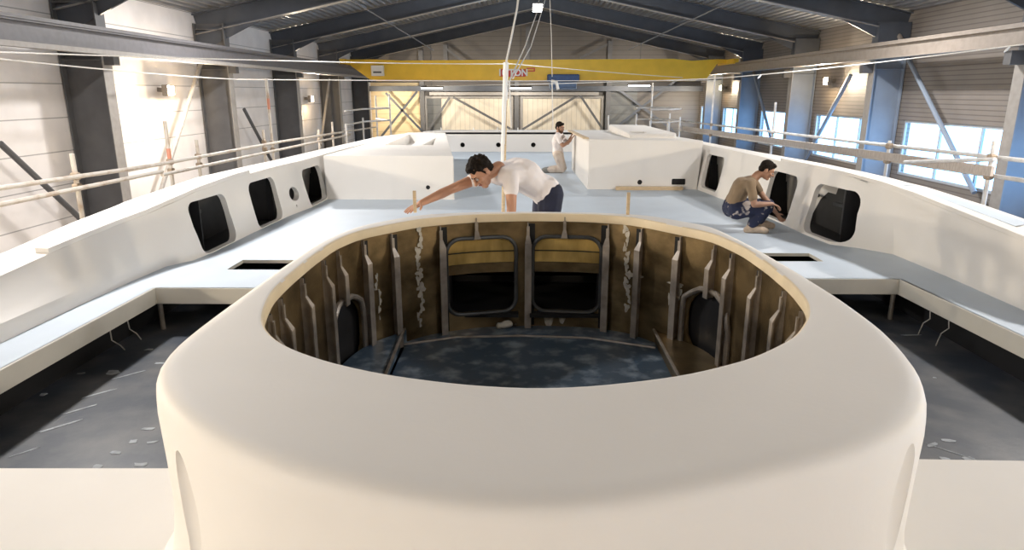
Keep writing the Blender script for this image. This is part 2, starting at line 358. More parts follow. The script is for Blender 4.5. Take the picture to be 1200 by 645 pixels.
# columns, rafters
for y in COLY:
    m_ = MB(); x0, x1 = XL+.02, -7.92; zt = zroof(x1)+.1
    m_.box((x0, y-.015, ZF), (x1-.03, y+.015, zt)); m_.box((x1-.03, y-.15, ZF), (x1, y+.15, zt)); m_.box((x0, y-.15, ZF), (x0+.03, y+.15, zt))
    for z in (zt-1.05, zt-.15, 2.3): m_.box((x0, y-.14, z-.012), (x1, y+.14, z+.012))
    c = m_.build('column', M['steel']); tag(c, kind='structure')
    MB().box((x1, y-.15, ZF), (x1+.012, y+.15, 2.4)).build('column_flange_face', M['flange'], c)
    MB().box((x1, y-.1, 2.2), (-7.72, y+.1, 2.45)).build('rail_bracket', M['steel'], c)
    m_ = MB(); x0, x1 = 9.28, XR-.02; zt = zroof(x0)+.1
    m_.box((x0+.03, y-.015, ZF), (x1, y+.015, zt)); m_.box((x0, y-.15, ZF), (x0+.03, y+.15, zt)); m_.box((x1-.03, y-.15, ZF), (x1, y+.15, zt))
    for z in (2.3,): m_.box((x0, y-.14, z-.012), (x1, y+.14, z+.012))
    MB().box((x0-.02, y-.16, 2.95), (x1, y+.16, zt)).build('column_head', M['steel_d'])['kind'] = 'structure'
    c = m_.build('column', M['steel_b']); tag(c, kind='structure')
    MB().box((x0-.012, y-.15, ZF), (x0, y+.15, 2.4)).build('column_flange_face', M['flange'], c)
    MB().box((9.0, y-.1, 2.2), (x0, y+.1, 2.45)).build('rail_bracket', M['steel'], c)
    for (xa, xb) in ((XL+.05, RX), (XR-.05, RX)):
        dz = .25
        p = Vector((xa, y, zroof(xa)+dz)); q = Vector((xb, y, zroof(xb)+dz))
        r_ = MB().ibeam(p, q, .24, .5, .03).build('rafter', M['steel_d']); tag(r_, kind='structure')
        MB().beam(p-Vector((0,0,.262)), q-Vector((0,0,.262)), .25, .014).build('rafter_flange_face', M['flange'], r_)
        # haunch at the eaves
        s_ = 1 if xa < RX else -1
        h_ = MB().add([(xa, y-.03, zroof(xa)-.5), (xa+s_*.9, y-.03, zroof(xa)-.05), (xa+s_*1.8, y-.03, zroof(xa+s_*1.8)), (xa, y-.03, zroof(xa)+.1),
                       (xa, y+.03, zroof(xa)-.5), (xa+s_*.9, y+.03, zroof(xa)-.05), (xa+s_*1.8, y+.03, zroof(xa+s_*1.8)), (xa, y+.03, zroof(xa)+.1)],
                      [(0,1,2,3),(7,6,5,4),(0,4,5,1),(1,5,6,2),(2,6,7,3),(3,7,4,0)]).build('rafter_haunch', M['steel_d'], r_)
# crane rails
r_ = MB().ibeam((-8.0+.22, YB, 2.62), (-8.0+.22, YE-.7, 2.62), .22, .34, .03); r_.box((-7.72, YB, 2.79), (-7.64, YE-.7, 2.85))
tag(r_.build('crane_rail_beam', M['rail']), kind='structure')
tag(MB().box((-7.66, YB, 2.36), (-7.5, YE-.8, 2.44)).build('cable_tray', M['flange']), 'long grey cable tray running under the crane rail along the white wall', 'cable tray')
r_ = MB().ibeam((8.95, YB, 2.68), (8.95, YE-.7, 2.68), .22, .34, .03); r_.box((8.90, YB, 2.85), (8.98, YE-.7, 2.91))
tag(r_.build('crane_rail_beam', M['railr']), kind='structure')
# diagonal wall braces (tubes)
def brace(p, q, m_='flange', r=.05):
    tag(MB().tube([p, q], r, 8).build('wall_brace', M[m_]), kind='structure')
brace(atx(236,72,-8.3), atx(186,232,-8.3)); brace(atx(0,168,-8.3), atx(100,262,-8.3), 'steel', .05)
brace(atx(286,128,-8.3), atx(322,196,-8.3), 'steel'); brace(atx(386,92,-8.3), atx(376,170,-8.3))
brace(atx(1040,16,9.8), atx(1062,58,9.8), 'railr', .06); brace(atx(1057,54,9.7), atx(1142,226,9.7), 'steel_b', .055)
brace(atx(997,88,9.7), atx(942,190,9.7), 'steel_b', .06); brace(atx(884,88,9.7), atx(905,168,9.7), 'steel_b', .06)
brace(atx(878,52,9.8), atx(884,88,9.8), 'railr', .06)
# roof bracing rods
for (a, b, Y0, Y1) in (((412,0),(508,59),15,23.5), ((860,0),(735,59),15,24)):
    p = aty(*a, Y0); q = aty(*b, Y1); 
    tag(MB().tube([p, q], .014, 6).build('roof_tie_rod', M['steel']), kind='structure')

# =================================================================== THE HULL
hull = thing('yacht_hull', 'huge unfinished white yacht hull with open oval cockpit, under construction in the shed', 'boat', (0.08, 3.4, ZF))
CX, CY = 0.08, 3.4
OUT = [(-1.29,2.19),(-1.31,2.44),(-1.315,2.72),(-1.315,3.05),(-1.315,3.36),(-1.31,3.62),(-1.29,4.11),(-1.24,4.43),(-1.15,4.71),(-.82,5.12),(-.4,5.25),(.09,5.28),(.55,5.25),(.97,5.14),(1.35,4.68),(1.425,4.1),(1.46,3.48),(1.47,2.99),(1.45,2.55),(1.38,2.2),(1.30,2.0),(1.19,1.81),(1.06,1.70),(.88,1.59),(.61,1.48),(.37,1.39),(.19,1.34),(.06,1.32),(-.05,1.32),(-.25,1.35),(-.43,1.42),(-.55,1.46),(-.75,1.57),(-.92,1.69),(-1.05,1.81),(-1.19,1.98)]
INN = [(-1.09,2.67),(-1.17,3.0),(-1.19,3.31),(-1.195,3.7),(-1.18,4.14),(-1.10,4.46),(-.76,4.90),(-.35,5.1),(.1,5.15),(.5,5.12),(.82,5.0),(1.26,4.42),(1.335,4.0),(1.34,3.57),(1.32,3.2),(1.27,2.89),(1.19,2.68),(1.04,2.44),(.8,2.22),(.53,2.07),(.24,1.985),(.04,1.96),(-.2,1.99),(-.47,2.07),(-.69,2.18),(-.89,2.33),(-1.02,2.5)]
NP = 144
def polar(poly):
    pa = sorted((math.atan2(y-CY, x-CX) % (2*math.pi), math.hypot(x-CX, y-CY)) for x, y in poly)
    rr = []
    for i in range(NP):
        a = 2*math.pi*i/NP
        for k in range(len(pa)):
            a0, r0 = pa[k-1]; a1, r1 = pa[k]
            if k == 0: a0 -= 2*math.pi
            aa = a if a <= pa[-1][0] else a-2*math.pi
            if a0 <= aa <= a1:
                t = (aa-a0)/(a1-a0+1e-9)
                p0 = Vector((math.cos(a0), math.sin(a0)))*r0; p1 = Vector((math.cos(a1), math.sin(a1)))*r1
                d = Vector((math.cos(a), math.sin(a))); e = p1-p0; den = d.x*e.y-d.y*e.x
                rr.append((p0.x*e.y-p0.y*e.x)/den if abs(den) > 1e-9 else r0); break
    for _ in range(3): rr = [(rr[i-1]+2*rr[i]+rr[(i+1) % NP])/4 for i in range(NP)]
    return [(CX+r_*math.cos(2*math.pi*i/NP), CY+r_*math.sin(2*math.pi*i/NP)) for i, r_ in enumerate(rr)]
PO = polar(OUT); PI = polar(INN)
def offs(P, d):
    out_ = []
    for i in range(NP):
        t = Vector(P[(i+1) % NP])-Vector(P[i-1]); n_ = Vector((t.y, -t.x)).normalized(); out_.append((P[i][0]+n_.x*d, P[i][1]+n_.y*d))
    return out_
def ring3(P, z): return [Vector((x, y, z)) for x, y in P]
ZT = .80
# ring coaming: closed torus-like solid
prof = [(offs(PI,.045),-.42), (offs(PI,.045),.30), (offs(PI,.045),ZT-.062), (offs(PI,0),ZT-.062), (offs(PI,-.004),ZT-.03), (offs(PI,.0),ZT-.006), (offs(PI,.008),ZT), (offs(PI,.02),ZT+.0005)]
prof += [(offs(PO,-.085),ZT+.0005), (offs(PO,-.060),ZT-.0005), (offs(PO,-.040),ZT-.005), (offs(PO,-.022),ZT-.014), (offs(PO,-.009),ZT-.030), (offs(PO,-.002),ZT-.050), (offs(PO,0),ZT-.075), (offs(PO,.002),ZT-.12), (offs(PO,-.004),ZT-.30), (offs(PO,-.006),.34), (offs(PO,.005),.22), (offs(PO,.02),.12), (offs(PO,.045),.045), (offs(PO,.09),.004), (offs(PO,.10),-.42)]
mb = MB().loft([ring3(P, z) for P, z in prof], closed_v=True)
ZW = -.12
arch_cut = [cutter_y(rrect(xc, .10, .50, .60, .06), 4.95, 5.7) for xc in (-.315, .345)]
leaf = []
def hit_out(px, py):
    d = ray(px, py).normalized(); t = .8
    while t < 6:
        c = CV + d*t; a = math.atan2(c.y-CY, c.x-CX) % (2*math.pi); k = int(a/(2*math.pi)*NP) % NP
        if c.z < ZT-.02 and math.hypot(c.x-CX, c.y-CY) < math.hypot(PO[k][0]-CX, PO[k][1]-CY): return c
        t += .005
    return c
for (px, py, s_) in ((222, 596, -1), (1061, 592, 1)):
    c = hit_out(px, py); a_ = math.atan2(c.y-CY, c.x-CX)
    print('LEAF', tuple(c), proj_dbg(c) if 'proj_dbg' in globals() else '')
    leaf.append(MB().ball((c.x, c.y, c.z), .045, .075, .20, rot=Euler((0, 0, a_)).to_matrix(), n=24, m=16))
co = mb.build('cockpit_coaming', [M['gel'], M['cream'], M['dark']], hull, smooth=True, angle=38, cut=arch_cut+leaf)
for p in co.data.polygons:      # cream filler on the inner rim face
    c = p.center
    if ZT-.07 < c.z < ZT-.002 and abs(p.normal.z) < .8:
        q = min(range(NP), key=lambda i: (PI[i][0]-c.x)**2+(PI[i][1]-c.y)**2)
        if math.hypot(PI[q][0]-c.x, PI[q][1]-c.y) < .045: p.material_index = 1
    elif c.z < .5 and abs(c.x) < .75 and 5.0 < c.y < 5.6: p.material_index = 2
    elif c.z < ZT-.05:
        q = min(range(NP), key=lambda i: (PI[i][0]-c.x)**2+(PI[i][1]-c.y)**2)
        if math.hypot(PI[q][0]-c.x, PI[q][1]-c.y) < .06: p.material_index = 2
# bronze cockpit wall
wall_cut = [cutter_y(rrect(xc, .315, .51, .59, .10), 4.7, 5.7) for xc in (-.315, .345)]
side = [(-1, -1.2, 4.18, .13), (1, 1.32, 4.33, .15)]
for s_, x, y, z in side: wall_cut.append(cutter_x(rrect(y, z, .46, .50, .19), x-.15, x+.15))
W1 = offs(PI, .010); W2 = offs(PI, .022)
MB().loft([ring3(W1, ZW), ring3(W1, ZT-.065), ring3(W2, ZT-.065), ring3(W2, ZW)], closed_v=True).build('cockpit_wall', M['bronze'], hull, smooth=True, angle=38, cut=wall_cut)
MB().prism([(x, y) for x, y in offs(PI, .03)], ZW-.04, ZW).build('cockpit_floor', M['slate'], hull)
# black panels painting in the dark beyond the side arches, frames round all four openings
for s_, x, y, z in side: MB().box((x+s_*.025-.006, y-.24, z-.27), (x+s_*.025+.006, y+.24, z+.27)).build('arch_shade_panel', M['black'], hull)
def near(pt):
    return min(range(NP), key=lambda i: (PI[i][0]-pt[0])**2+(PI[i][1]-pt[1])**2)
def on_wall_y(x):   # back wall y at x
    for i in range(NP):
        a, b = PI[i], PI[(i+1) % NP]
        if a[1] > 4.2 and min(a[0], b[0]) <= x <= max(a[0], b[0]): return a[1]+(b[1]-a[1])*(x-a[0])/(b[0]-a[0]+1e-9)
    return 5.0
def on_wall_x(y, s_):
    i = min((i for i in range(NP) if (PI[i][0]-CX)*s_ > .6), key=lambda i: abs(PI[i][1]-y)); return PI[i][0]
for xc in (-.315, .345):
    pts = [p for p in rrect(xc, .315, .53, .61, .11, 6)]
    pts3 = [Vector((x, on_wall_y(x)-.005, z)) for x, z in pts]
    MB().tube(pts3+[pts3[0]], .016, 8, caps=False).build('opening_frame', M['frame'], hull, smooth=True)
for s_, x, y, z in side:
    pts = [p for p in rrect(y, z, .50, .53, .20, 6) if p[1] > z-.25]
    pts = sorted(pts, key=lambda p: math.atan2(p[1]-z, p[0]-y) if math.atan2(p[1]-z, p[0]-y) > -math.pi/2 else 9)
    a = [(y+.25, ZW)] + [p for p in rrect(y, z, .50, .53, .20, 6) if p[1] > z-.02] + [(y-.25, ZW)]
    MB().tube([Vector((on_wall_x(yy, s_)-s_*.012, yy, zz)) for yy, zz in a], .02, 8).build('arch_frame', M['rib'], hull, smooth=True)
# curved beams with gold highlights painted into their colour, seen through the two back openings
def curved_plate(y0, z0, z1, nm, m_, x0=-.62, x1=.66, bow=.05, th=.015):
    r0 = []; r1 = []; r2 = []; r3 = []
    for i in range(25):
        x = x0+(x1-x0)*i/24; y = on_wall_y(x)+y0
        r0.append(Vector((x, y, z0))); r1.append(Vector((x, y, z1))); r2.append(Vector((x, y+th, z1))); r3.append(Vector((x, y+th, z0)))
    MB().loft([r0, r1, r2, r3], closed_u=False, closed_v=True).build(nm, m_, hull, smooth=True, angle=40)
curved_plate(.028, .505, .62, 'beam_upper', M['gold_highlight'], th=.004); curved_plate(.026, .41, .495, 'beam_lower', M['gold_highlight'], th=.004); curved_plate(.03, .33, .405, 'beam_base', M['bronze'], th=.004)
# ribs on the cockpit wall
RIBS = [(-1.24,3.11),(-1.24,3.49),(-1.25,3.89),(-1.24,4.16),(-1.13,4.48),(-.92,4.67),(-.64,5.01),(.03,5.35),(.69,5.16),(.99,5.0),(1.22,4.71),(1.34,4.37),(1.37,4.12),(1.37,3.69),(1.39,3.28),(-1.22,2.85),(1.33,2.95)]
def rib(pt, z0=ZW, zt=.70, nm='rib'):
    # exact place on the wall: nearest point of the outline, interpolated
    best = None
    for i in range(NP):
        a = Vector(W1[i]); b = Vector(W1[(i+1) % NP]); t = max(0, min(1, (Vector(pt)-a).dot(b-a)/(b-a).length_squared)); q = a+(b-a)*t
        d = (Vector(pt)-q).length
        if best is None or d < best[0]: best = (d, q, (b-a).normalized())
    q, t = best[1], best[2]; n_ = Vector((-t.y, t.x))            # inward
    Q = Vector((q.x, q.y, 0)); T = Vector((t.x, t.y, 0)); Nn = Vector((n_.x, n_.y, 0))
    def P(a, d, z): return Q + T*a + Nn*d + Vector((0,0,z))
    m_ = MB(); d1 = .055; w_ = .026; th = .008
    # web with a cut-back top, then the flange strip that faces inward
    pr = [(.0, z0), (d1, z0), (d1, zt-.13), (.022, zt-.07), (.022, zt+.03), (0, zt+.03)]
    k = len(pr); vs = [P(-th/2-w_*.0, d, z) for d, z in pr] + [P(th/2, d, z) for d, z in pr]
    m_.add(vs, [tuple(range(k-1,-1,-1)), tuple(range(k, 2*k))] + [(i, (i+1) % k, (i+1) % k+k, i+k) for i in range(k)])
    pr = [(d1, z0), (d1, zt-.13), (.022, zt-.07), (.022, zt+.0)]
    for i in range(3):
        (da, za), (db, zb) = pr[i], pr[i+1]; ww = w_ if i < 2 else w_*.45; wa = w_
        wb = w_ if i == 0 else w_*.45
        wa = w_ if i < 2 else w_*.45
        m_.add([P(-wa, da, za), P(wa, da, za), P(wb, db, zb), P(-wb, db, zb), P(-wa, da+th, za), P(wa, da+th, za), P(wb, db+th, zb), P(-wb, db+th, zb)],
               [(3,2,1,0),(4,5,6,7),(0,1,5,4),(1,2,6,5),(2,3,7,6),(3,0,4,7)])
    r_ = m_.build(nm, M['rib'], hull)
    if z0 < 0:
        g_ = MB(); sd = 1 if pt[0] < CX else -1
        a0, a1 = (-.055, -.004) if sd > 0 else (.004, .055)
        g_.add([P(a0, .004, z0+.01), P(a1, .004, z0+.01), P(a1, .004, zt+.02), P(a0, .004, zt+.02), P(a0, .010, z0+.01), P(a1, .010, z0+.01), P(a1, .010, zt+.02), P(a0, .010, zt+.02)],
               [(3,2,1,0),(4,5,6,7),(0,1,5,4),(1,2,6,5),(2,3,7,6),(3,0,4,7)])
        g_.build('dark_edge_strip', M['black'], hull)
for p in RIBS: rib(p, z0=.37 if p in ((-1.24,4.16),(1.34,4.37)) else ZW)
for x in (-.315+.02, .345-.02): rib((x+(-.07 if x < 0 else .0), 5.12), z0=.62, zt=.745, nm='short_rib')
MB().box((-.60,5.06,-.02),(-.03,5.34,.006)).box((.06,5.06,-.02),(.63,5.34,.006)).build('added_dark_cover', M['black'], hull)  # added black plates cover a pale strip to keep the openings dark
# filler smears on the wall
def smear(px_pts, off=.004):
    m_ = MB()
    for (px, py, wpx, hpx) in px_pts:
        i = near(atz(px, py, .3).xy) if False else None
        # meet the wall: march along the ray until outside the outline
        d = ray(px, py); t = 3.0
        while t < 7:
            c = CV + d*t; a = math.atan2(c.y-CY, c.x-CX); k = int(round(a/(2*math.pi)*NP)) % NP
            if math.hypot(c.x-CX, c.y-CY) > math.hypot(W1[k][0]-CX, W1[k][1]-CY)-off: break
            t += .01
        tg = (Vector(W1[(k+1) % NP])-Vector(W1[k-1])).normalized(); T = Vector((tg.x, tg.y, 0)); Nn = Vector((-tg.y, tg.x, 0))
        s_ = c.y/790; w_ = wpx*s_; h_ = hpx*s_; pts = []
        for j in range(14):
            a = 2*math.pi*j/14; r1 = 1+.35*math.sin(3*a+px)+.2*random.uniform(-1, 1)
            pts.append(c + T*(w_/2*r1*math.cos(a)) + Vector((0,0,h_/2*r1*math.sin(a))))
        b0 = [p+Nn*.001 for p in pts]; b1 = [p+Nn*.006 for p in pts]
        m_.loft([b0, b1], caps=True)
    return m_
def rnd_line(x, y0, y1, n, w_, h_): return [(x+random.uniform(-3, 3), y0+(y1-y0)*i/(n-1), w_*random.uniform(.5, 1.5), h_) for i in range(n)]
for L_ in (rnd_line(492, 270, 378, 14, 8, 11), rnd_line(735, 268, 360, 13, 6, 10)+[(747,324,14,5),(741,322,8,5)], [(793,334,22,5),(789,341,5,14),(797,343,5,16),(785,350,4,12)], rnd_line(443, 325, 372, 6, 4, 9)+[(437,340,12,3)]):
    smear(L_).build('filler_smear', M['smear'], hull)
# raised plates on both sides of the cockpit floor
def plate(poly, z0, z1, nm, m_): return MB().prism(poly, z0, z1).build(nm, m_, hull, bevel=.004)
lp = [p for p in PI if p[0] < -.6 and p[1] > 2.6 and p[1] < 5.02]; rp_ = [p for p in PI if p[0] > .75 and 2.5 < p[1] < 5.12]
lp = sorted(lp, key=lambda p: p[1]); rp_ = sorted(rp_, key=lambda p: p[1])
plate([(-.86, 2.7)] + [(x+.004, y) for x, y in lp if x < -.87] + [(-.90, 4.86)], ZW, -.02, 'side_plate', M['slate'])
plate([(.98, 2.75)] + [(x-.004, y) for x, y in rp_ if x > .99] + [(1.0, 4.80)], ZW, -.02, 'side_plate', M['bronze'])
MB().beam((-.82, 2.72, -.012), (-.885, 4.82, -.012), .018, .012).build('plate_edge', M['rib'], hull)
MB().beam((.97, 2.72, -.012), (.985, 4.78, -.012), .018, .012).build('plate_edge', M['rib'], hull)
MB().tube([(-.88, 4.70, ZW+.006), (-.5, 4.86, ZW+.006), (0, 4.9, ZW+.006), (.5, 4.86, ZW+.006), (.98, 4.66, ZW+.006)], .010, 6).build('floor_seam', M['rib'], hull)

# step platform behind the coaming (hollow, dark inside)
SX0, SX1, SY0, SY1, SZ = -.95, 1.12, 5.24, 6.45, .45
mb = MB().box((SX0, SY0, SZ-.04), (SX1, SY1, SZ)); mb.box((SX0, SY0, 0), (SX0+.04, SY1, SZ-.04)); mb.box((SX1-.04, SY0, 0), (SX1, SY1, SZ-.04)); mb.box((SX0, SY1-.04, 0), (SX1, SY1, SZ-.04))
mb.build('step_platform', M['gelblue'], hull, bevel=.01)
mb = MB().box((SX0+.05, SY0+.06, SZ-.06), (SX1-.05, SY1-.05, SZ-.045)); mb.box((SX0+.045, SY0+.06, -.1), (SX0+.055, SY1-.05, SZ-.05)); mb.box((SX1-.055, SY0+.06, -.1), (SX1-.045, SY1-.05, SZ-.05)); mb.box((SX0+.05, SY1-.06, -.1), (SX1-.05, SY1-.045, SZ-.05)); mb.box((SX0+.05, 5.2, -.14), (SX1-.05, SY1-.05, -.11))
mb.build('platform_lining', M['black'], hull)

# deck with wells and hatches
DL, DR = -3.32, 3.58
deck_out = [(-4.45,-1.5),(4.75,-1.5),(4.55,3.0),(4.30,5.2),(4.25,7.55),(3.62,7.75),(3.5,9.6),(3.22,12.4),(3.1,17.0),(2.5,21.4),(-2.4,21.4),(-3.0,17.0),(-3.28,10.4),(-3.46,8.6),(-3.46,7.3),(-3.80,6.95),(-3.80,4.5),(-4.2,2.5)]
wellL = [(DL,2.74),(DL,5.78),(-1.28,5.78),(-1.28,3.1),(-1.42,2.88),(-1.58,2.74)]
wellR = [(DR+.10,2.88),(1.80,2.88),(1.62,3.0),(1.44,3.2),(1.44,6.18),(DR-.02,6.18)]
hatchL = [(-2.94,6.44),(-2.94,6.84),(-2.0,6.84),(-2.0,6.44)]
hatchR = [(2.2,6.86),(2.2,7.24),(2.76+.38,7.24),(2.76+.38,6.87)]
cock = offs(PI, .05)
mb = MB().prism(deck_out, -.035, 0, holes=[wellL, wellR, hatchL, hatchR, cock, [(SX0+.06,5.32),(SX1-.06,5.32),(SX1-.06,SY1-.06),(SX0+.06,SY1-.06)]])
deck = mb.build('deck', [M['gelblue'], M['gel'], M['coam']], hull)
for p in deck.data.polygons:
    if abs(p.normal.z) < .5: p.material_index = 2
# the fore part of the deck around the coaming foot is cream primed
mid = [((PO[i][0]*.6+PI[i][0]*.4), (PO[i][1]*.6+PI[i][1]*.4)) for i in range(NP)]
i0 = min((i for i in range(NP) if PO[i][0] < -.5 and PO[i][1] < 3.4), key=lambda i: abs(PO[i][1]-2.738)); i1 = min((i for i in range(NP) if PO[i][0] > .5 and PO[i][1] < 3.4), key=lambda i: abs(PO[i][1]-2.878))
path = []; i = i1
while True:
    path.append(mid[i % NP])
    if i % NP == i0: break
    i -= 1
front = [(-4.2,-1.4),(4.5,-1.4),(4.3,2.878)] + path + [(-4.1,2.738)]
MB().prism(front, -.03, .005).build('foredeck', M['gel'], hull)
# rolled well edges
def rim(loop, nm, w_=.05, d=.16):
    m_ = MB()
    for i in range(len(loop)-1):
        (x0, y0), (x1, y1) = loop[i], loop[i+1]; m_.beam((x0, y0, -.075), (x1, y1, -.075), .03, .15)
    return m_.build(nm, M['coam'], hull, bevel=.006)
rim([(DL+.0,2.78),(DL+.0,5.79),(-1.35,5.79)], 'well_rim'); rim([(DR+.09,2.92),(DR-.01,6.19),(1.5,6.19)], 'well_rim')
rim([(DL-.03,2.76),(DL+.02,2.76)], 'well_rim')
# well floor and the dark undercut round it
MB().prism([(-3.56,2.6),(3.8,2.6),(3.8,8.6),(-3.56,8.6)], -.50, -.42).build('well_floor', M['well'], hull)
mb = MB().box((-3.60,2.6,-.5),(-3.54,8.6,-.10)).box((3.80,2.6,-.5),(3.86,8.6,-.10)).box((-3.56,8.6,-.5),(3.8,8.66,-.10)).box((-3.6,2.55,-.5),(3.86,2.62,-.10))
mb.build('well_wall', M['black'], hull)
for s_, (x, y) in ((0, (-3.33, 5.86)), (1, (3.56, 6.25))):
    MB().tube([(x, y, -.42), (x, y, -.11)], .022, 10).build('well_post', M['rib'], hull, smooth=True)
for pts in ([(-3.38,6.9,-.42),(-3.38,6.9,-.10)], [(3.0,6.9,-.42),(3.0,6.9,-.10)]):
    MB().beam(*pts, .1, .03).build('well_stiffener', M['dark'], hull)
# small hatches: dark trays below
for h in (hatchL, hatchR):
    xs = [p[0] for p in h]; ys = [p[1] for p in h]
    MB().box((min(xs)-.03, min(ys)-.03, -.30), (max(xs)+.03, max(ys)+.03, -.28)).build('hatch_tray', M['black'], hull)
# filler patches on the well floors
def floorpatch(lst, nm):
    m_ = MB()
    for (px, py, w_, h_, a) in lst:
        c = atz(px, py, -.42); pts = []
        for j in range(10):
            t = 2*math.pi*j/10; r_ = .7+.2*random.uniform(-1, 1); x = w_/2*r_*math.copysign(abs(math.cos(t))**.6, math.cos(t)); y = h_/2*r_*math.copysign(abs(math.sin(t))**.6, math.sin(t))
            pts.append(Vector((c.x+x*math.cos(a)-y*math.sin(a), c.y+x*math.sin(a)+y*math.cos(a), -.42)))
        m_.loft([pts, [p+Vector((0,0,.003)) for p in pts]], caps=True)
    o = m_.build(nm, M['patch'], hull); o['kind'] = 'stuff'
floorpatch([(132,437,.14,.12,0),(95,438,.07,.05,0),(50,463,.06,.06,0),(70,500,.03,.35,-.75),(95,480,.025,.35,-.75),(118,461,.025,.3,-.75),(150,440,.02,.3,-.75),(173,503,.11,.05,0),(156,518,.07,.06,0),(136,531,.09,.06,0),(116,547,.08,.06,0),(178,519,.09,.04,.2),(165,545,.12,.05,0),(175,410,.1,.05,0),(188,426,.12,.04,0),(30,530,.015,.2,-.7)], 'filler_patch')
floorpatch([(1112,517,.10,.06,0),(1135,538,.09,.05,0),(1106,538,.08,.05,0),(1092,522,.12,.05,.4),(1120,532,.012,.4,.75),(1095,443,.03,.03,0),(1068,393,.25,.02,.1)], 'filler_patch')
# cables hanging under the deck edges
for k, (pts, lab) in enumerate((([(129,389),(131,399),(141,405),(146,409)], 'thin pale cable hanging in the open well, nearest the tan deck corner'), ([(149,376),(152,386),(160,391),(165,396)], 'thin pale cable in the open well beside the post, behind another cable'),
                  ([(1090,366),(1090,374),(1082,379),(1077,386)], 'thin pale cable hanging in the dark well next to its corner post'), ([(1112,376),(1112,385),(1103,391),(1098,398)], 'thin pale cable hanging in the dark well, second from the corner post'))):
    xs = DL-.06 if k < 2 else DR-.0
    P3 = [atx(*p, xs) for p in pts]; P3[0].z = -.12; P3[-1].z = -.415
    n_ = 4; P3[0].z = -.15
    tag(MB().tube(P3, .005, 6).build('cable', M['cable']), lab, 'cable')

# side walls (bulwarks) with windows
def bulwark(st, s_, wins, name):
    # st: Y, bottomX, topX, topZ, outerX, outerZ
    th = .06
    inner = [[Vector((b, y, -.09)), Vector((b, y, .0)), Vector((b+(t-b)*.12, y, .12)), Vector((b+(t-b)*.5, y, z*.5)), Vector((t-(t-b)*.04, y, z-.02)), Vector((t, y, z)), Vector((t+s_*th, y, z-.01)), Vector((b+(t-b)*.5+s_*th, y, z*.5)), Vector((b+s_*th, y, -.09))] for (y, b, t, z, ox, oz) in st]
    o = MB().loft(inner, caps=True).build(name, M['gel'], hull, smooth=True, angle=30, cut=wins)
    cap = [[Vector((t-s_*.0, y, z-.03)), Vector((t-s_*.0, y, z)), Vector((ox-s_*.03, y, oz)), Vector((ox, y, oz-.02)), Vector((ox+s_*.04, y, oz-.35)), Vector((ox-s_*.05, y, oz-.35)), Vector((ox-s_*.06, y, oz-.06))] for (y, b, t, z, ox, oz) in st]
    MB().loft(cap, caps=True).build('side_cap', M['gel'], hull, smooth=True, angle=30)
    skin = [[Vector((ox+s_*.0, y, oz-.30)), Vector((ox+s_*.12, y, -.4)), Vector((ox+s_*.05, y, -1.8)), Vector((ox-s_*1.2, y, -3.1)), Vector((ox-s_*1.25, y, -3.05)), Vector((ox-s_*.0, y, -1.8)), Vector((ox+s_*.06, y, -.4)), Vector((ox-s_*.04, y, oz-.30))] for (y, b, t, z, ox, oz) in st]
    MB().loft(skin, caps=True).build('topsides', M['gel'], hull, smooth=True, angle=60)
    return o
SL_ = [(-1.4,-3.7,-4.25,.02,-4.8,.05),(2.0,-3.68,-4.1,.14,-4.6,.2),(3.6,-3.66,-3.98,.27,-4.4,.33),(4.6,-3.66,-3.88,.37,-4.25,.40),(5.25,-3.66,-3.83,.44,-4.2,.46),(6.0,-3.64,-3.78,.50,-4.15,.55),(6.55,-3.60,-3.70,.545,-4.1,.60),(6.8,-3.45,-3.60,.60,-4.1,.62),(7.2,-3.40,-3.54,.66,-4.05,.65),(8.2,-3.38,-3.50,.70,-4.0,.70),(9.4,-3.33,-3.45,.705,-3.88,.71),(10.2,-3.23,-3.38,.70,-3.80,.71),(12.2,-3.2,-3.3,.70,-3.65,.715),(15.8,-3.05,-3.1,.70,-3.4,.71),(18,-2.85,-2.9,.65,-3.2,.655),(20.2,-2.6,-2.65,.58,-3.0,.58),(21.3,-2.3,-2.4,.57,-2.7,.57)]
SR_ = [(-1.4,4.1,4.7,.05,5.2,.1),(2.0,4.08,4.5,.2,5.0,.26),(3.6,4.07,4.3,.32,4.8,.4),(4.6,4.05,4.14,.43,4.6,.52),(5.3,4.05,4.08,.52,4.4,.60),(6.3,4.06,3.95,.645,4.32,.69),(7.2,4.03,3.93,.72,4.3,.735),(7.5,3.80,3.80,.75,4.28,.74),(7.7,3.56,3.72,.775,4.22,.76),(8.2,3.5,3.66,.79,4.15,.775),(9.2,3.46,3.60,.78,4.08,.775),(10,3.40,3.53,.785,3.97,.775),(11.2,3.28,3.42,.79,3.80,.775),(12.2,3.17,3.3,.79,3.65,.78),(15,3.1,3.18,.755,3.5,.75),(17.5,3.0,3.05,.70,3.4,.70),(20,2.75,2.8,.60,3.15,.60),(21.3,2.45,2.5,.575,2.85,.575)]
WL = [cutter_x(rrect((6.98+7.82)/2, .29, .80, .56, .11), -4.0, -3.0), cutter_x(rrect(8.84, .30, .82, .58, .12), -3.95, -3.0), cutter_x(rrect(10.60, .29, .86, .55, .12), -3.95, -3.0),
      cutter_x([(9.75+.15*math.cos(a*math.pi/12), .27+.10*math.sin(a*math.pi/12)) for a in range(24)], -3.9, -3.0), cutter_x([(9.73+.025*math.cos(a*math.pi/6), .10+.02*math.sin(a*math.pi/6)) for a in range(12)], -3.9, -3.0)]
WR = [cutter_x(rrect(7.58+.42-.05, .33, .80, .60, .12), 3.0, 4.05), cutter_x(rrect(9.25, .33, .82, .62, .12), 3.0, 4.05), cutter_x(rrect(11.78, .36, .76, .58, .10), 2.9, 4.05)]
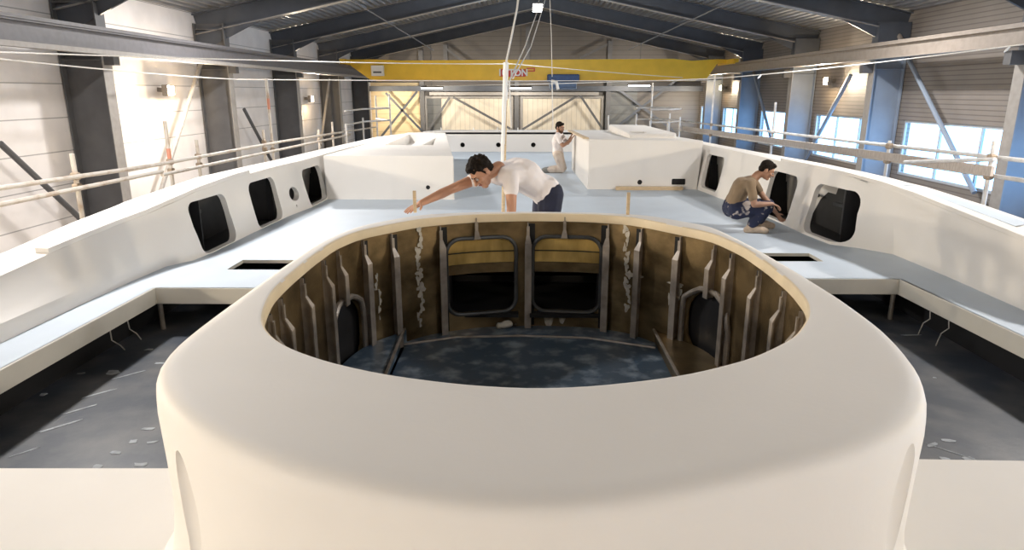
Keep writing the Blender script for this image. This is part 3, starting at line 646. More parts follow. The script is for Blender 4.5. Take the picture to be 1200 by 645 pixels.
bulwark(SL_, -1, WL, 'bulwark'); bulwark(SR_, 1, WR, 'bulwark')
# dark linings added behind the windows, so the hollow reads as shade
def shade_lining(x0, x1, y0, y1, z0, z1):
    t_ = .01; a, b = min(x0, x1), max(x0, x1); m_ = MB()
    m_.box((a, y0, z0), (b, y0+t_, z1)).box((a, y1-t_, z0), (b, y1, z1)).box((a, y0, z0), (b, y1, z0+t_)).box((a, y0, z1-t_), (b, y1, z1))
    xo = x1; m_.box((min(xo, xo+.01*(1 if x1 > 0 else -1)), y0, z0), (max(xo, xo+.01*(1 if x1 > 0 else -1)), y1, z1))
    m_.build('compartment_shade', M['dark'], hull)
shade_lining(-3.56, -3.9, 7.3, 9.3, -.05, .63); shade_lining(-3.49, -3.72, 9.31, 11.6, -.05, .63); shade_lining(-3.66, -3.9, 6.85, 7.29, -.05, .55)
shade_lining(3.70, 4.06, 7.75, 10.1, -.06, .70); shade_lining(3.90, 4.06, 7.49, 7.74, -.06, .66); shade_lining(3.46, 3.74, 11.0, 12.6, -.06, .70)
# a few dim fittings inside
for (x, y) in ((-3.82, 7.55), (3.95, 8.25), (3.98, 9.4), (3.60, 11.75)):
    MB().beam((x, y, 0), (x, y, .6), .05, .03).beam((x, y-.3, .36), (x, y+.3, .34), .03, .04).build('inner_frame', M['frame'], hull)
# raised pads on the caps, end blocks
def cappad(s_, pts, nm, h=.035, w0=.10, w1=.34, m_='gel'):
    rg = []
    for (y, tx, tz, ox, oz) in pts:
        a = Vector((tx, y, tz)); b = Vector((ox, y, oz)); d = b-a
        p = a+d*w0; q = a+d*w1; rg.append([p, p+Vector((0,0,h)), q+Vector((0,0,h)), q])
    MB().loft(rg, caps=True).build(nm, M[m_], hull, bevel=.004)
def seg(st, y0, y1, n=8):
    out_ = []
    for i in range(n+1):
        y = y0+(y1-y0)*i/n
        for k in range(len(st)-1):
            if st[k][0] <= y <= st[k+1][0]:
                t = (y-st[k][0])/(st[k+1][0]-st[k][0]); a = st[k]; b = st[k+1]; out_.append(tuple([y]+[a[j]+(b[j]-a[j])*t for j in (2,3,4,5)])); break
    return out_
cappad(-1, seg(SL_, 5.25, 8.6), 'cap_ledge', h=.045, w0=.0, w1=.30); cappad(1, seg(SR_, 5.2, 9.5), 'cap_ledge', h=.04, w0=.0, w1=.25)
for (y0, y1) in ((5.9, 6.9), (7.3, 8.0), (8.3, 9.3)): cappad(-1, seg(SL_, y0, y1), 'cap_panel', h=.006, w0=.45, w1=.80, m_='gelblue')
for (y0, y1) in ((5.7, 6.9), (7.3, 7.7), (8.0, 9.0)): cappad(1, seg(SR_, y0, y1), 'cap_panel', h=.006, w0=.45, w1=.80, m_='gelblue')

# far structures on deck
# left block (with its long sunken top)
def solid(name, lo, hi, m_='gel', bevel=.03, cut=None, parent=hull, rot=None): return MB().box(lo, hi).build(name, M[m_] if isinstance(m_, str) else m_, parent, bevel=bevel, cut=cut)
def cyl_y(x, z, r, y0, y1): return cutter_y([(x+r*math.cos(a*math.pi/10), z+r*math.sin(a*math.pi/10)) for a in range(20)], y0, y1)
tr = [MB().add([(-2.7,13.3,.5),(-1.75,13.3,.5),(-2.1,16.9,.5),(-2.8,16.9,.5),(-2.7,13.3,.9),(-1.75,13.3,.9),(-2.1,16.9,.9),(-2.8,16.9,.9)], [(0,3,2,1),(4,5,6,7),(0,1,5,4),(1,2,6,5),(2,3,7,6),(3,0,4,7)])]
MB().prism([(-3.24,11.0),(-1.12,11.0),(-1.16,11.25),(-1.98,17.6),(-2.95,17.6)], -.02, .71).build('seat_block', M['gel'], hull, bevel=.02, cut=[cyl_y(-1.55, .20, .035, 10.9, 11.3)] + tr)
MB().box((-2.05, 13.35, .5), (-1.98, 15.9, .70)).build('trough_divider', M['gel'], hull, bevel=.01)
# right block
MB().add([(1.18,12.26,-.03),(3.16,12.26,-.02),(2.95,18.3,-.02),(1.12,15.6,-.02),(1.18,12.26,.90),(3.22,12.26,.87),(2.98,18.3,.74),(1.12,15.6,.84)],
   [(0,3,2,1),(4,5,6,7),(0,1,5,4),(1,2,6,5),(2,3,7,6),(3,0,4,7)]).build('helm_block', M['gel'], hull, bevel=.02, cut=[cyl_y(2.12, .13, .045, 12.1, 12.34), cutter_y(rrect(2.82, .14, .25, .11, .02), 12.1, 12.34)])
MB().loft([[Vector((2.12+.044*math.cos(a*math.pi/8), y, .13+.044*math.sin(a*math.pi/8))) for a in range(16)] for y in (12.275, 12.33)], caps=True).build('opening_lining', M['black'], hull)
MB().box((2.70, 12.275, .088), (2.94, 12.33, .192)).build('opening_lining', M['black'], hull)
MB().loft([[Vector((-1.55+.034*math.cos(a*math.pi/8), y, .20+.034*math.sin(a*math.pi/8))) for a in range(16)] for y in (11.01, 11.15)], caps=True).build('opening_lining', M['black'], hull)

hp = [(1.75,12.7),(1.9,12.55),(3.1,12.9),(3.45,13.4),(3.4,16),(1.9,16.2)]
hp2 = [aty(755,151,15).xy, aty(800,152,15).xy]
MB().prism([(2.0,13.0),(2.95,13.2),(2.9,16.5),(2.1,16.9)], .80, .95).build('helm_pod', M['gel'], hull, bevel=.06, cut=[MB().box((2.1,13.15,.90),(2.4,13.7,1.1))])
MB().box((2.12,13.2,.897),(2.38,13.65,.903)).build('pod_recess', M['black'], hull)
MB().beam((1.13,12.3,.91),(1.05,15.5,.875), .10, .02).build('block_edge_strip', M['timber'], hull)
# far bulkhead and the closing bow part
BH = [cyl_y(aty(p,170,20.3).x, aty(p,170,20.3).z, .07, 20, 20.7) for p in (542, 584, 625)]
MB().box((-2.72, 20.3, -.02), (2.85, 20.42, .585)).build('far_bulkhead', M['gel'], hull, bevel=.02, cut=BH)
MB().box((-2.5, 20.45, .0), (2.6, 20.47, .5)).build('bulkhead_lining', M['black'], hull)
MB().add([(-2.95,20.3,.5),(3.1,20.3,.5),(2.8,21.4,.5),(-2.65,21.4,.5),(-2.95,20.3,.59),(3.1,20.3,.59),(2.8,21.4,.575),(-2.65,21.4,.575)], [(0,3,2,1),(4,5,6,7),(0,1,5,4),(1,2,6,5),(2,3,7,6),(3,0,4,7)]).build('far_cap', M['gel'], hull, bevel=.01)
for px in (517, 555, 583, 607): 
    p = aty(px, 154, 20.9); MB().tube([(p.x, 20.9, .57), (p.x, 20.9, .67)], .02, 6).build('cap_pin', M['white'], hull)
# closing plate under the bow end
MB().box((-2.65, 21.25, -2.9), (2.8, 21.35, .5)).build('end_plate', M['gel'], hull)
MB().box((-3.4, -1.5, -3.1), (3.9, -1.42, -.05)).build('end_plate', M['gel'], hull)
MB().box((-2.6, 0, ZF), (-2.3, 21, -3.0)).box((2.6, 0, ZF), (2.9, 21, -3.0)).build('cradle', M['steel'], hull)

# =================================================================== LOOSE THINGS ON THE BOAT
tag(MB().box((-.846, 5.155, ZT), (-.822, 5.175, ZT+.17)).build('timber_stick', M['timber'], bevel=.002), 'thin pale stick standing upright on the oval rim beside the reaching hand', 'stick')
tag(MB().box((.79, 5.09, ZT), (.814, 5.11, ZT+.17)).build('timber_stick', M['timber'], bevel=.002), 'thin pale stick standing upright on the oval rim below the white block', 'stick')
a = atz(722,223,0); b = atz(800,223,0)
tag(MB().box((a.x, 12.15, 0), (b.x, 12.24, .06)).build('timber_batten', M['timber'], bevel=.004), 'pale timber batten lying on the deck against the foot of the white block', 'batten')
# white pole standing on the deck with its ropes
p0 = aty(589, 160, 9.0)
pole = thing('white_pole', 'tall thin white pole standing on the deck behind the leaning worker', 'pole', (p0.x, 9.0, 0))
pt = aty(593, 74, 9.0)
MB().tube([(p0.x, 9.0, 0.005), (pt.x, 9.0, pt.z)], [.024, .030], 10).build('shaft', M['timber'], pole, smooth=True)
MB().tube([(p0.x, 9.0, .75), (pt.x, 9.0, pt.z+.01)], [.030, .036], 10).build('white_sleeve', M['white'], pole, smooth=True)
MB().box((-.06+p0.x, 8.94, 0), (.06+p0.x, 9.06, .02)).build('foot_plate', M['timber'], pole)
top = Vector((pt.x, 9.0, pt.z))
def rope(name, pts, r, label, cat='rope', m_='rope'):
    o = MB().tube(pts, r, 6).build(name, M[m_], smooth=True); return tag(o, label, cat)
rope('hanging_rope', [top, aty(600,40,9.3), aty(606,10,9.6), aty(612,-45,10.2), Vector((.25, 13.3, 5.1))], .014, 'white rope rising from the top of the tall white pole to the roof')
rope('hanging_rope', [aty(599,150,9.1), aty(597,95,9.1), aty(615,55,13), aty(628,18,17), Vector((.62, 18.9, 5.0))], .011, 'slack white rope beside the pole, bending up to the bright lamp')
rope('hanging_rope', [aty(601,92,9.15), aty(622,55,13), aty(636,10,16), Vector((.85, 18.9, 5.05))], .010, 'second twisted white rope climbing beside the slack one to the rafters')
rope('hanging_rope', [aty(647,90,14.6), aty(646,40,14.6), aty(644,-10,14.6), Vector((aty(644,-10,14.6).x, 14.9, 5.1))], .008, 'thin white line hanging down in front of the blue hoist')
rope('hanging_rope', [aty(647,97,14.6), aty(648,152,14.6)], .013, 'thin white line hanging straight down above the kneeling man')
tag(MB().tube([aty(646,95,14.6), aty(652,96,14.6), aty(654,105,14.6)], .03, 8).build('rope_hook', M['white'], smooth=True), 'small white hook on the line under the blue hoist', 'hook')
# long taut lines across the shed
def sag(p, q, n=12, s=.05):
    return [p.lerp(q, i/n) - Vector((0,0,s*4*(i/n)*(1-i/n))) for i in range(n+1)]
rope('taut_line', sag(atx(-30,60,-7.4), aty(600,75,24), 12, .05)+sag(aty(600,75,24), aty(800,91,27), 6, .02), .012, 'upper white line stretched from the pale wall across the yellow girder')
rope('taut_line', sag(atx(-30,66,-7.3), aty(275,93,18), 10, .03)+sag(aty(275,93,18), aty(838,94,26), 10, .03), .012, 'lower white line stretched along the pale wall and under the yellow girder')
rope('taut_line', sag(aty(500,101,26), aty(838,92,20), 8, .03)+sag(aty(838,92,20), atx(1230,48,8.4), 12, .05), .012, 'white line stretched along the windowed wall with knots of cloth hanging on it')
def on_line(px, a, b, n, sg):
    P_ = sag(a, b, n*6, sg); inv = camo_inv
    def prj(p): v = inv @ p; return 600 + FPX*v.x/-v.z
    return min(P_, key=lambda p: abs(prj(p)-px))
camo_inv = (Matrix.Translation(camo.location) @ camo.rotation_euler.to_matrix().to_4x4()).inverted()
for (px, lab) in ((1186,'white rag knotted on the line before the nearest column on the window side'), (893,'small white rag knotted on the line above the far windows')):
    p = on_line(px, aty(838,92,20), atx(1230,48,8.4), 12, .05)
    tag(MB().cone(p+Vector((.0,0,.0)), p+Vector((-.05,0,-.06)), .014, .022, 8).cone(p+Vector((-.05,0,-.06)), p+Vector((-.08,0,-.09)), .022, .01, 8).build('rag', M['white'], smooth=True), lab, 'rag')

# bits lying in the cockpit
z = ZW
c = atz(651, 376, z+.03)
t = thing('filler_tub', 'worn pale double tub standing on the cockpit floor before the arched opening', 'tub', (c.x, c.y, z))
for dxx in (-.055, .055):
    pts = []
    for zz, r_ in ((0,.045),(.02,.05),(.07,.056),(.07,.048),(.015,.042)): pts.append([Vector((c.x+dxx+r_*1.1*math.cos(a*math.pi/8), c.y+r_*math.sin(a*math.pi/8), z+zz)) for a in range(16)])
    MB().loft(pts, caps=True).build('tub', M['smear'], t, smooth=True)
c = atz(590, 382, z+.03)
mb = MB(); mb.cone((c.x-.03,c.y,z+.03),(c.x+.04,c.y+.02,z+.035),.03,.028,10)
o = mb.build('rag_bundle', M['smear'], smooth=True, disp=lambda v: v+Vector(noise.noise_vector(v*25))*.012); tag(o, 'crumpled pale rag on the cockpit floor left of the tub', 'rag')
c = atz(594, 366, z+.04)
t = thing('cable_reel', 'small round grey reel beside the middle rib of the cockpit', 'reel', (c.x, c.y-.02, z))
MB().tube([(c.x, c.y-.05, z+.055), (c.x, c.y-.015, z+.055)], .052, 16).build('drum', M['frame'], t, smooth=True)
MB().tube([(c.x, c.y-.056, z+.055), (c.x, c.y-.05, z+.055)], .032, 16).build('disc', M['rib'], t, smooth=True)
c0 = atz(603, 380, z+.02); c1 = atz(628, 371, z+.02)
tag(MB().tube([c0+Vector((0,0,-.01)), c0.lerp(c1,.5)+Vector((0,.02,.01)), c1], .009, 6).build('tool_handle', M['rib'], smooth=True), 'short dark tool lying between the rag and the tub', 'tool')
c = atz(352, 405, -.0)
for (px, py, lab) in ((351,408,'coiled dark hose low against the cockpit wall under the rim, near the plate arch'), (879,406,'pale coiled hose low against the cockpit wall behind the bronze plate')):
    c = atz(px, py, 0); c.x += .03 if px < 600 else -.14
    s_ = 1 if px < 600 else -1
    pts = [Vector((c.x+.012*i*.2*s_, c.y+.06*math.cos(i*.7), z+.17+.05*math.sin(i*.7))) for i in range(20)]
    pts[0].z = -.0
    tag(MB().tube(pts, .012, 8).build('hose', M['frame'] if px < 600 else M['patch'], smooth=True), lab, 'hose')

# =================================================================== CRANE
YC = 31.0
cr = thing('overhead_crane', 'yellow overhead crane girder spanning the shed', 'crane', (RX, YC, 2.85))
zb, ztop = aty(613, 94.5, YC).z, aty(613, 71, YC).z
xl, xr = -7.66, 8.93
pr = [(xl, 2.9), (xl+.9, zb+.05), (xl+1.3, zb), (xr-1.5, zb), (xr-.9, zb+.08), (xr-.5, 2.90), (xr, 2.95), (xr, 3.08), (xr-.5, 3.10), (xr-1.6, ztop-.02), (xr-2.4, ztop+.06), (xl+2.3, ztop), (xl+1.1, 3.10), (xl, 3.10)]
k = len(pr)
mb = MB().add([(x, YC-.16, z) for x, z in pr]+[(x, YC+.16, z) for x, z in pr], [tuple(range(k)), tuple(range(2*k-1,k-1,-1))]+[((i+1) % k, i, i+k, (i+1) % k+k) for i in range(k)])
mb.box((xl+1.2, YC-.24, zb-.02), (xr-1.4, YC+.24, zb+.02)).build('girder', M['yellow'], cr)
for x in (xl, xr): MB().box((x-.12, YC-1.2, 2.87), (x+.12, YC+1.2, 3.08)).build('end_carriage', M['yellow'], cr, bevel=.02)
c = aty(443, 83, YC-.2)
bx_ = MB().box((c.x-.27, YC-.36, c.z-.22), (c.x+.27, YC-.17, c.z+.22)).build('control_box', M['white'], cr, bevel=.01)
MB().box((c.x-.18, YC-.37, c.z-.1), (c.x+.18, YC-.355, c.z-.03)).build('switch_strip', M['steel_d'], bx_)
c0 = aty(586, 90, YC-.18); c1 = aty(616, 81, YC-.18)
MB().box((c0.x, YC-.185, c0.z), (c1.x, YC-.162, c1.z)).build('load_sign', M['red'], cr)
def text(s_, loc, size, m_, parent, name, rx=math.pi/2, sx=1):
    cu = bpy.data.curves.new(name, 'FONT'); cu.body = s_; cu.size = size; cu.extrude = .004; cu.align_x = 'CENTER'; cu.align_y = 'CENTER'; cu.offset = .012
    o = bpy.data.objects.new(name, cu); COL.objects.link(o); o.rotation_euler = (rx, 0, 0)
    dg = bpy.context.evaluated_depsgraph_get(); me = bpy.data.meshes.new_from_object(o.evaluated_get(dg)); bpy.data.objects.remove(o)
    me.transform(Matrix.Translation(loc) @ Matrix.Rotation(rx, 4, 'X') @ Matrix.Diagonal((sx,1,1,1))); o = bpy.data.objects.new(name, me); COL.objects.link(o); me.materials.append(m_)
    o.parent = parent; o.matrix_parent_inverse = Matrix.Translation(-Vector(parent.location)); return o
text('10 TON', ((c0.x+c1.x)/2, YC-.192, (c0.z+c1.z)/2), .40, M['white'], cr, 'load_sign_lettering', sx=.95)
c0 = aty(617, 84, YC-.18); c1 = aty(627, 79.5, YC-.18)
MB().box((c0.x, YC-.175, c0.z), (c1.x, YC-.162, c1.z)).build('small_plate', M['red'], cr)
MB().box((c0.x+.06, YC-.18, c0.z+.05), (c1.x-.06, YC-.17, c1.z-.05)).build('small_plate_inset', M['yellow'], cr)
c0 = aty(641, 105, YC-.3); c1 = aty(679, 87, YC-.3)
h = thing('crane_hoist', 'blue hoist trolley hanging under the yellow crane girder', 'hoist', ((c0.x+c1.x)/2, YC, c0.z))
MB().box((c0.x+.1, YC-.42, c0.z+.0), (c1.x-.1, YC+.3, c1.z-.32)).build('motor_housing', mat('pale_blue_housing', (0.25, 0.34, 0.50), .5, noise_amt=.15), h, bevel=.08)
MB().box((c0.x, YC-.40, c1.z-.32), (c1.x, YC+.3, c1.z)).build('trolley', M['blue'], h, bevel=.05)
MB().tube([(c0.x+.15, YC-.44, c0.z+.2), (c1.x-.15, YC-.44, c0.z+.2)], .13, 14).build('rope_drum', mat('drum_blue', (0.16,0.24,0.40), .5, noise_amt=.15), h, smooth=True)

# =================================================================== LAMPS
def flood(name, p, s_, label, power, aim):
    t = thing(name, label, 'floodlight', p, None)
    x, y, z = p
    MB().box((x-.07, y-.17, z-.13), (x+.07, y+.17, z+.13)).build('housing', M['lamph'], t, bevel=.02)
    MB().beam((x-s_*.07, y, z), (XL if s_ > 0 else XR, y, z+.02), .06, .10).build('bracket', M['lamph'], t)
    MB().box((x+s_*.071-.004, y-.14, z-.10), (x+s_*.071+.004, y+.14, z+.10)).build('lamp_glass', M['lampg'], t)
    l = bpy.data.lights.new('flood_beam', 'AREA'); l.shape = 'RECTANGLE'; l.size = .28; l.size_y = .2; l.energy = power; l.color = (1.0, .85, .64)
    o = bpy.data.objects.new('flood_beam', l); COL.objects.link(o); o.location = (x+s_*.09, y, z); d = Vector(aim)-Vector((x, y, z)); o.rotation_euler = d.to_track_quat('-Z', 'Y').to_euler(); o.parent = t; o.matrix_parent_inverse = Matrix.Translation(-Vector(t.location))
    l2 = bpy.data.lights.new('flood_spill', 'POINT'); l2.energy = power*.14; l2.color = (1.0, .72, .40); l2.shadow_soft_size = .06
    o = bpy.data.objects.new('flood_spill', l2); COL.objects.link(o); o.location = (x+s_*.16, y, z-.06); o.parent = t; o.matrix_parent_inverse = Matrix.Translation(-Vector(t.location))
p = atx(197, 106, -8.5); q = atx(364, 116, -8.5); r1 = atx(970, 95, 9.85); r2 = atx(846, 103, 9.85)
FP = 420
flood('floodlight', tuple(p), 1, 'lit floodlight on the pale wall, nearest of those in view', FP, (0, 9, .3))
flood('floodlight', tuple(q), 1, 'small lit floodlight far back on the pale wall between dark columns', FP*.8, (0, 20, .3))
flood('floodlight', tuple(r1), -1, 'lit floodlight on the ribbed wall above a bright window', FP, (0, 12, .3))
flood('floodlight', tuple(r2), -1, 'lit floodlight far back on the ribbed wall near the crane', FP*.7, (0, 24, .3))
flood('floodlight', (-8.5, 5.2, 1.75), 1, 'lit floodlight on the pale wall nearer than its first visible column', FP*.55, (1, 4, 0.2))
flood('floodlight', (9.85, 5.6, 1.9), -1, 'lit floodlight on the ribbed wall nearer than its first visible column', FP*.55, (-1, 4, 0.2))
flood('floodlight', (-8.5, -1.8, 2.0), 1, 'unseen floodlight added on the pale wall behind the camera', FP*.85, (.3, 1.2, .4))  # this and the next flood are added to light the coaming front
flood('floodlight', (9.85, -1.8, 2.0), -1, 'unseen floodlight added on the ribbed wall behind the camera', FP*.75, (0, 1.2, .4))
flood('floodlight', (-8.5, 37.6, 1.2), 1, 'added floodlight in the far corner of the pale wall, hidden behind the last column', FP*.5, (1, 40, 0))  # last two floods are added out of sight to brighten the end wall
flood('floodlight', (9.85, 37.6, 1.2), -1, 'added floodlight in the far corner of the ribbed wall, hidden behind the last column', FP*.5, (5, 40, 0))
def added_highbay(p, label, emit=True):
    t = thing('added_high_bay_lamp', label, 'ceiling lamp', p, None); x, y, z = p
    MB().tube([(x, y, z), (x, y, z+.08), (x, y, z+.22), (x, y, z+.30)], [.30, .24, .10, .07], 20).build('reflector', M['flange'], t, smooth=True)
    MB().tube([(x, y, z-.012), (x, y, z-.004)], .27, 20).build('lamp_glass', M['lampw'], t)
    MB().tube([(x, y, z+.30), (x, y, zroof(x)+.5)], .012, 6).build('suspension', M['steel_d'], t)
PLACE = ['behind the camera, pale wall side', 'behind the camera, window side', 'above the cockpit, pale wall side', 'above the cockpit, window side', 'above the far blocks, pale wall side', 'above the far blocks, window side']
PLACE_ = ['near end of the boat, pale wall side', 'near end of the boat, window side', 'second row from the camera, pale wall side', 'second row from the camera, window side', 'third row, pale wall side', 'third row, window side', 'on the centre line before the crane']
for i, (x, y) in enumerate(BAYS): added_highbay((x, y, BAY_Z), 'unseen round high bay lamp added under the rafters, %s' % PLACE[i])  # none of these lamps is in view; added for their light
for (px, py, lab) in ((506, 103, 'lit fluorescent batten below the crane girder, before the first cream door'), (610, 103, 'lit fluorescent batten below the crane girder, between the cream doors'), (749, 100, 'lit fluorescent batten below the crane girder, before the grey panels')):
    c = aty(px, py, 36.5); t = thing('fluorescent_batten', lab, 'ceiling lamp', tuple(c), 'fluorescent battens before the end wall')
    MB().box((c.x-.6, c.y-.05, c.z), (c.x+.6, c.y+.05, c.z+.09)).build('housing', M['lamph'], t)
    MB().tube([(c.x-.56, c.y-.02, c.z-.02), (c.x+.56, c.y-.02, c.z-.02)], .02, 8).build('lamp_tube', M['lampw'], t)
    MB().tube([(c.x, c.y, c.z+.09), (c.x, c.y, zroof(c.x)+.53)], .012, 6).build('suspension', M['steel_d'], t)
    l = bpy.data.lights.new('batten_light', 'AREA'); l.shape = 'RECTANGLE'; l.size = 1.1; l.size_y = .1; l.energy = 120; l.color = (1.0, .90, .76)
    o = bpy.data.objects.new('batten_light', l); COL.objects.link(o); o.location = (c.x, c.y+.12, c.z); o.rotation_euler = (math.radians(78), 0, 0); o.parent = t; o.matrix_parent_inverse = Matrix.Translation(-Vector(t.location))
c = aty(630, 11, 23.5)
t = thing('ridge_lamp', 'bright square lamp hanging under the roof ridge', 'ceiling lamp', tuple(c))
MB().box((c.x-.17, c.y-.12, c.z-.05), (c.x+.17, c.y+.12, c.z+.18)).build('housing', M['lamph'], t, bevel=.02)
MB().box((c.x-.15, c.y-.135, c.z-.07), (c.x+.15, c.y+.10, c.z+.15)).build('lamp_glass', emis('ridge_lamp_glass', (.9,.97,1), 40), t, bevel=.02)
MB().tube([(c.x, c.y, c.z+.18), (c.x, c.y, zroof(c.x)+.5)], .02, 6).build('suspension', M['steel_d'], t)
l = bpy.data.lights.new('ridge_light', 'POINT'); l.energy = 260; l.color = (.85,.93,1); l.shadow_soft_size = .15
o = bpy.data.objects.new('ridge_light', l); COL.objects.link(o); o.location = (c.x, c.y-.3, c.z-.25)

# =================================================================== SCAFFOLDS
def scaffold(label, poles, ledgers, m_, r=.028, braces=(), boards=(), X=None, zbase=ZF):
    t = thing('scaffold', label, 'scaffold', (poles[0][0].x, poles[0][0].y, zbase))
    for (p, ztop_, tape) in poles:
        o = MB().tube([(p.x, p.y, zbase), (p.x, p.y, ztop_)], r, 8).build('pole', M[m_], t, smooth=True)
        if tape: MB().tube([(p.x, p.y, ztop_-.62), (p.x, p.y, ztop_-.40)], r*1.06, 8).build('red_tape', M['tape'], o)
        for (a, b) in ledgers:
            if min(a.y, b.y)-.1 <= p.y <= max(a.y, b.y)+.1 and abs(a.y-b.y) > .5:
                tt = (p.y-a.y)/(b.y-a.y); z = a.z+(b.z-a.z)*tt
                MB().box((p.x-.045, p.y-.045, z-.045), (p.x+.045, p.y+.045, z+.045)).build('coupler', M['coupler'], o, bevel=.02)
    for (a, b) in ledgers: MB().tube([a, b], r*.95, 8).build('ledger', M[m_], t, smooth=True)
    for (a, b) in braces: MB().tube([a, b], r*.9, 8).build('brace_tube', M[m_], t, smooth=True)
    for (a, b) in boards: MB().beam(a, b, .04, .12).build('guard_board', M['board'], t)
XS = -5.3
def pl(px, py, X, tape=0): p = atx(px, py, X); return (p, p.z, tape)
P_ = [pl(84,180,XS), pl(193,142,XS,1), pl(230,164,XS), pl(312,92,XS,1), pl(308,152,XS-.25), pl(373,152,XS), pl(389,143,XS)]
zA = lambda Y: Y
def led(a, b, X): return (atx(*a, X), atx(*b, X))
scaffold('rust-spotted tube scaffold between the boat and the pale panelled wall', P_,
         [led((-10,222),(180,194),XS+.06), led((88,202),(255,203),XS-.1) if False else led((180,194),(330,166),XS+.06), led((330,166),(440,149),XS+.06), led((-10,242),(190,201),XS+.1), led((190,205),(410,158),XS+.12)],
         'tube', boards=[])
XQ = 5.7
P_ = [pl(1166,165,XQ), pl(1043,165,XQ), pl(1100,236,XQ) if False else pl(909,120,XQ+.1), pl(838,88,XQ)]
scaffold('grey tube scaffold with a guard board between the boat and the windows', P_,
         [led((1215,190),(1000,166),XQ+.06), led((1000,166),(800,142),XQ+.06), led((1215,214),(1000,182),XQ+.06), led((1000,182),(790,152),XQ+.06)],
         'tubew', boards=[led((1163,201),(800,150),XQ-.06)], braces=[led((1166,187),(1060,190),XQ-.1)])
# far scaffolds
def far_scaf(label, pts, Y, m_='tubew', zb_=ZF):
    poles = [(aty(px, py, Y+dy), aty(px, py, Y+dy).z, 0) for px, py, dy in pts]
    led_ = []
    for h_ in (.15, .55, ):
        for i in range(len(poles)-1):
            a = poles[i][0].copy(); b = poles[i+1][0].copy(); a.z = .98-h_+.35; b.z = .98-h_+.35; led_.append((a, b))
    t = thing('scaffold', label, 'scaffold', (poles[0][0].x, poles[0][0].y, zb_))
    for p, zt_, _ in poles: MB().tube([(p.x, p.y, zb_), (p.x, p.y, zt_)], .03, 8).build('pole', M[m_], t, smooth=True)
    for a, b in led_: MB().tube([a, b], .028, 8).build('ledger', M[m_], t, smooth=True)
far_scaf('white tube scaffold behind the far end of the boat, window side', [(746,133,0),(765,97,.6),(785,133,-.3),(797,137,-1.2),(783,142,-2.4),(762,142,-2.4)], 24.5)
far_scaf('white tube scaffold at the far end of the boat, pale wall side', [(405,145,-2.5),(425,138,0),(456,110,1.2),(440,112,2.5)], 22.5)
rope('thin_post', [aty(713,135,23), aty(713,175,23)], .03, 'short white tube standing behind the far end of the white block', 'tube', 'tubew')

# =================================================================== PEOPLE
def V(*a): return Vector(a)
def head_parts(root, body, c, fwd, up, S, hairm, skinm, hair='short', beard=False):
    """c: head centre; fwd: face direction; up: crown direction"""
    fwd = fwd.normalized(); up = (up - fwd*up.dot(fwd)).normalized(); rt = fwd.cross(up)
    R = Matrix((rt, fwd, up)).transposed()
    def P(x, y, z): return c + (rt*x + fwd*y + up*z)*S
    body.ball(P(0,-.008,.028), .074*S, .093*S, .088*S, R, 20, 14)
    body.ball(P(0,.030,-.045), .056*S, .058*S, .070*S, R, 16, 12)          # face / jaw
    body.cone(P(-.022,.066,-.092), P(.022,.066,-.092), .021*S, .021*S)      # chin
    body.cone(P(-.035,.068,.026), P(.035,.068,.026), .019*S, .019*S)        # brow
    body.cone(P(-.040,.060,-.022), P(-.030,.070,-.030), .020*S, .018*S); body.cone(P(.040,.060,-.022), P(.030,.070,-.030), .020*S, .018*S)   # cheeks
    body.cone(P(0,.088,.016), P(0,.112,-.026), .008*S, .014*S)              # nose
    body.ball(P(-.012,.100,-.030), .009*S); body.ball(P(.012,.100,-.030), .009*S)
    for s_ in (-1, 1): body.ball(P(s_*.078,-.012,-.012), .010*S, .021*S, .032*S, R, 10, 8)   # ears
    parts = []
    for s_ in (-1, 1):
        e = MB().ball(P(s_*.030,.0815,.000), .0105*S, n=10, m=8).build('eye', M['eye'], root, smooth=True)
        MB().ball(P(s_*.030,.0895,-.002), .0055*S, n=8, m=6).build('iris', M['hair'], e, smooth=True)
        MB().cone(P(s_*.014,.0915,.024), P(s_*.046,.080,.026), .005*S, .004*S, 6).build('eyebrow', hairm, root, smooth=True)
    MB().cone(P(-.020,.090,-.058), P(.020,.090,-.058), .0065*S, .0065*S, 8).build('mouth', M['lip'], root, smooth=True)
    h = MB().ball(P(0,-.024,.050), .083*S, .098*S, .086*S, R, 24, 16)
    h.ball(P(0,.040,.096), .060*S, .045*S, .030*S, R, 16, 10)
    h.ball(P(0,-.060,-.005), .070*S, .055*S, .060*S, R, 16, 12)
    for s_ in (-1, 1): h.cone(P(s_*.074,.012,.030), P(s_*.074,.008,-.005), .012*S, .006*S)
    if hair == 'curly':
        for i in range(70):
            a = random.uniform(0, 2*math.pi); b = random.uniform(-.05, 1.0)
            x = math.cos(a)*math.sqrt(1-b*b if b*b < 1 else 0); y = math.sin(a)*math.sqrt(max(0, 1-b*b))
            if y > .55 and b < .45: continue
            h.ball(P(x*.080, -.022+y*.094, .045+b*.088), random.uniform(.014, .022)*S, n=8, m=6)
    amp = (.010 if hair == 'curly' else .004)*S
    h.build('hair', hairm, root, smooth=True, remesh=.005*S, smooth_it=1, angle=180, disp=lambda v: v+Vector(noise.noise_vector(v*38))*amp)
    if beard:
        b = MB(); b.ball(P(0,.042,-.072), .060*S, .058*S, .052*S, R, 16, 12); b.cone(P(-.052,.02,-.035), P(-.045,.05,-.08), .02*S, .02*S); b.cone(P(.052,.02,-.035), P(.045,.05,-.08), .02*S, .02*S)
        b.build('beard', M['beard'], root, smooth=True, remesh=.006*S, angle=180)
    return P
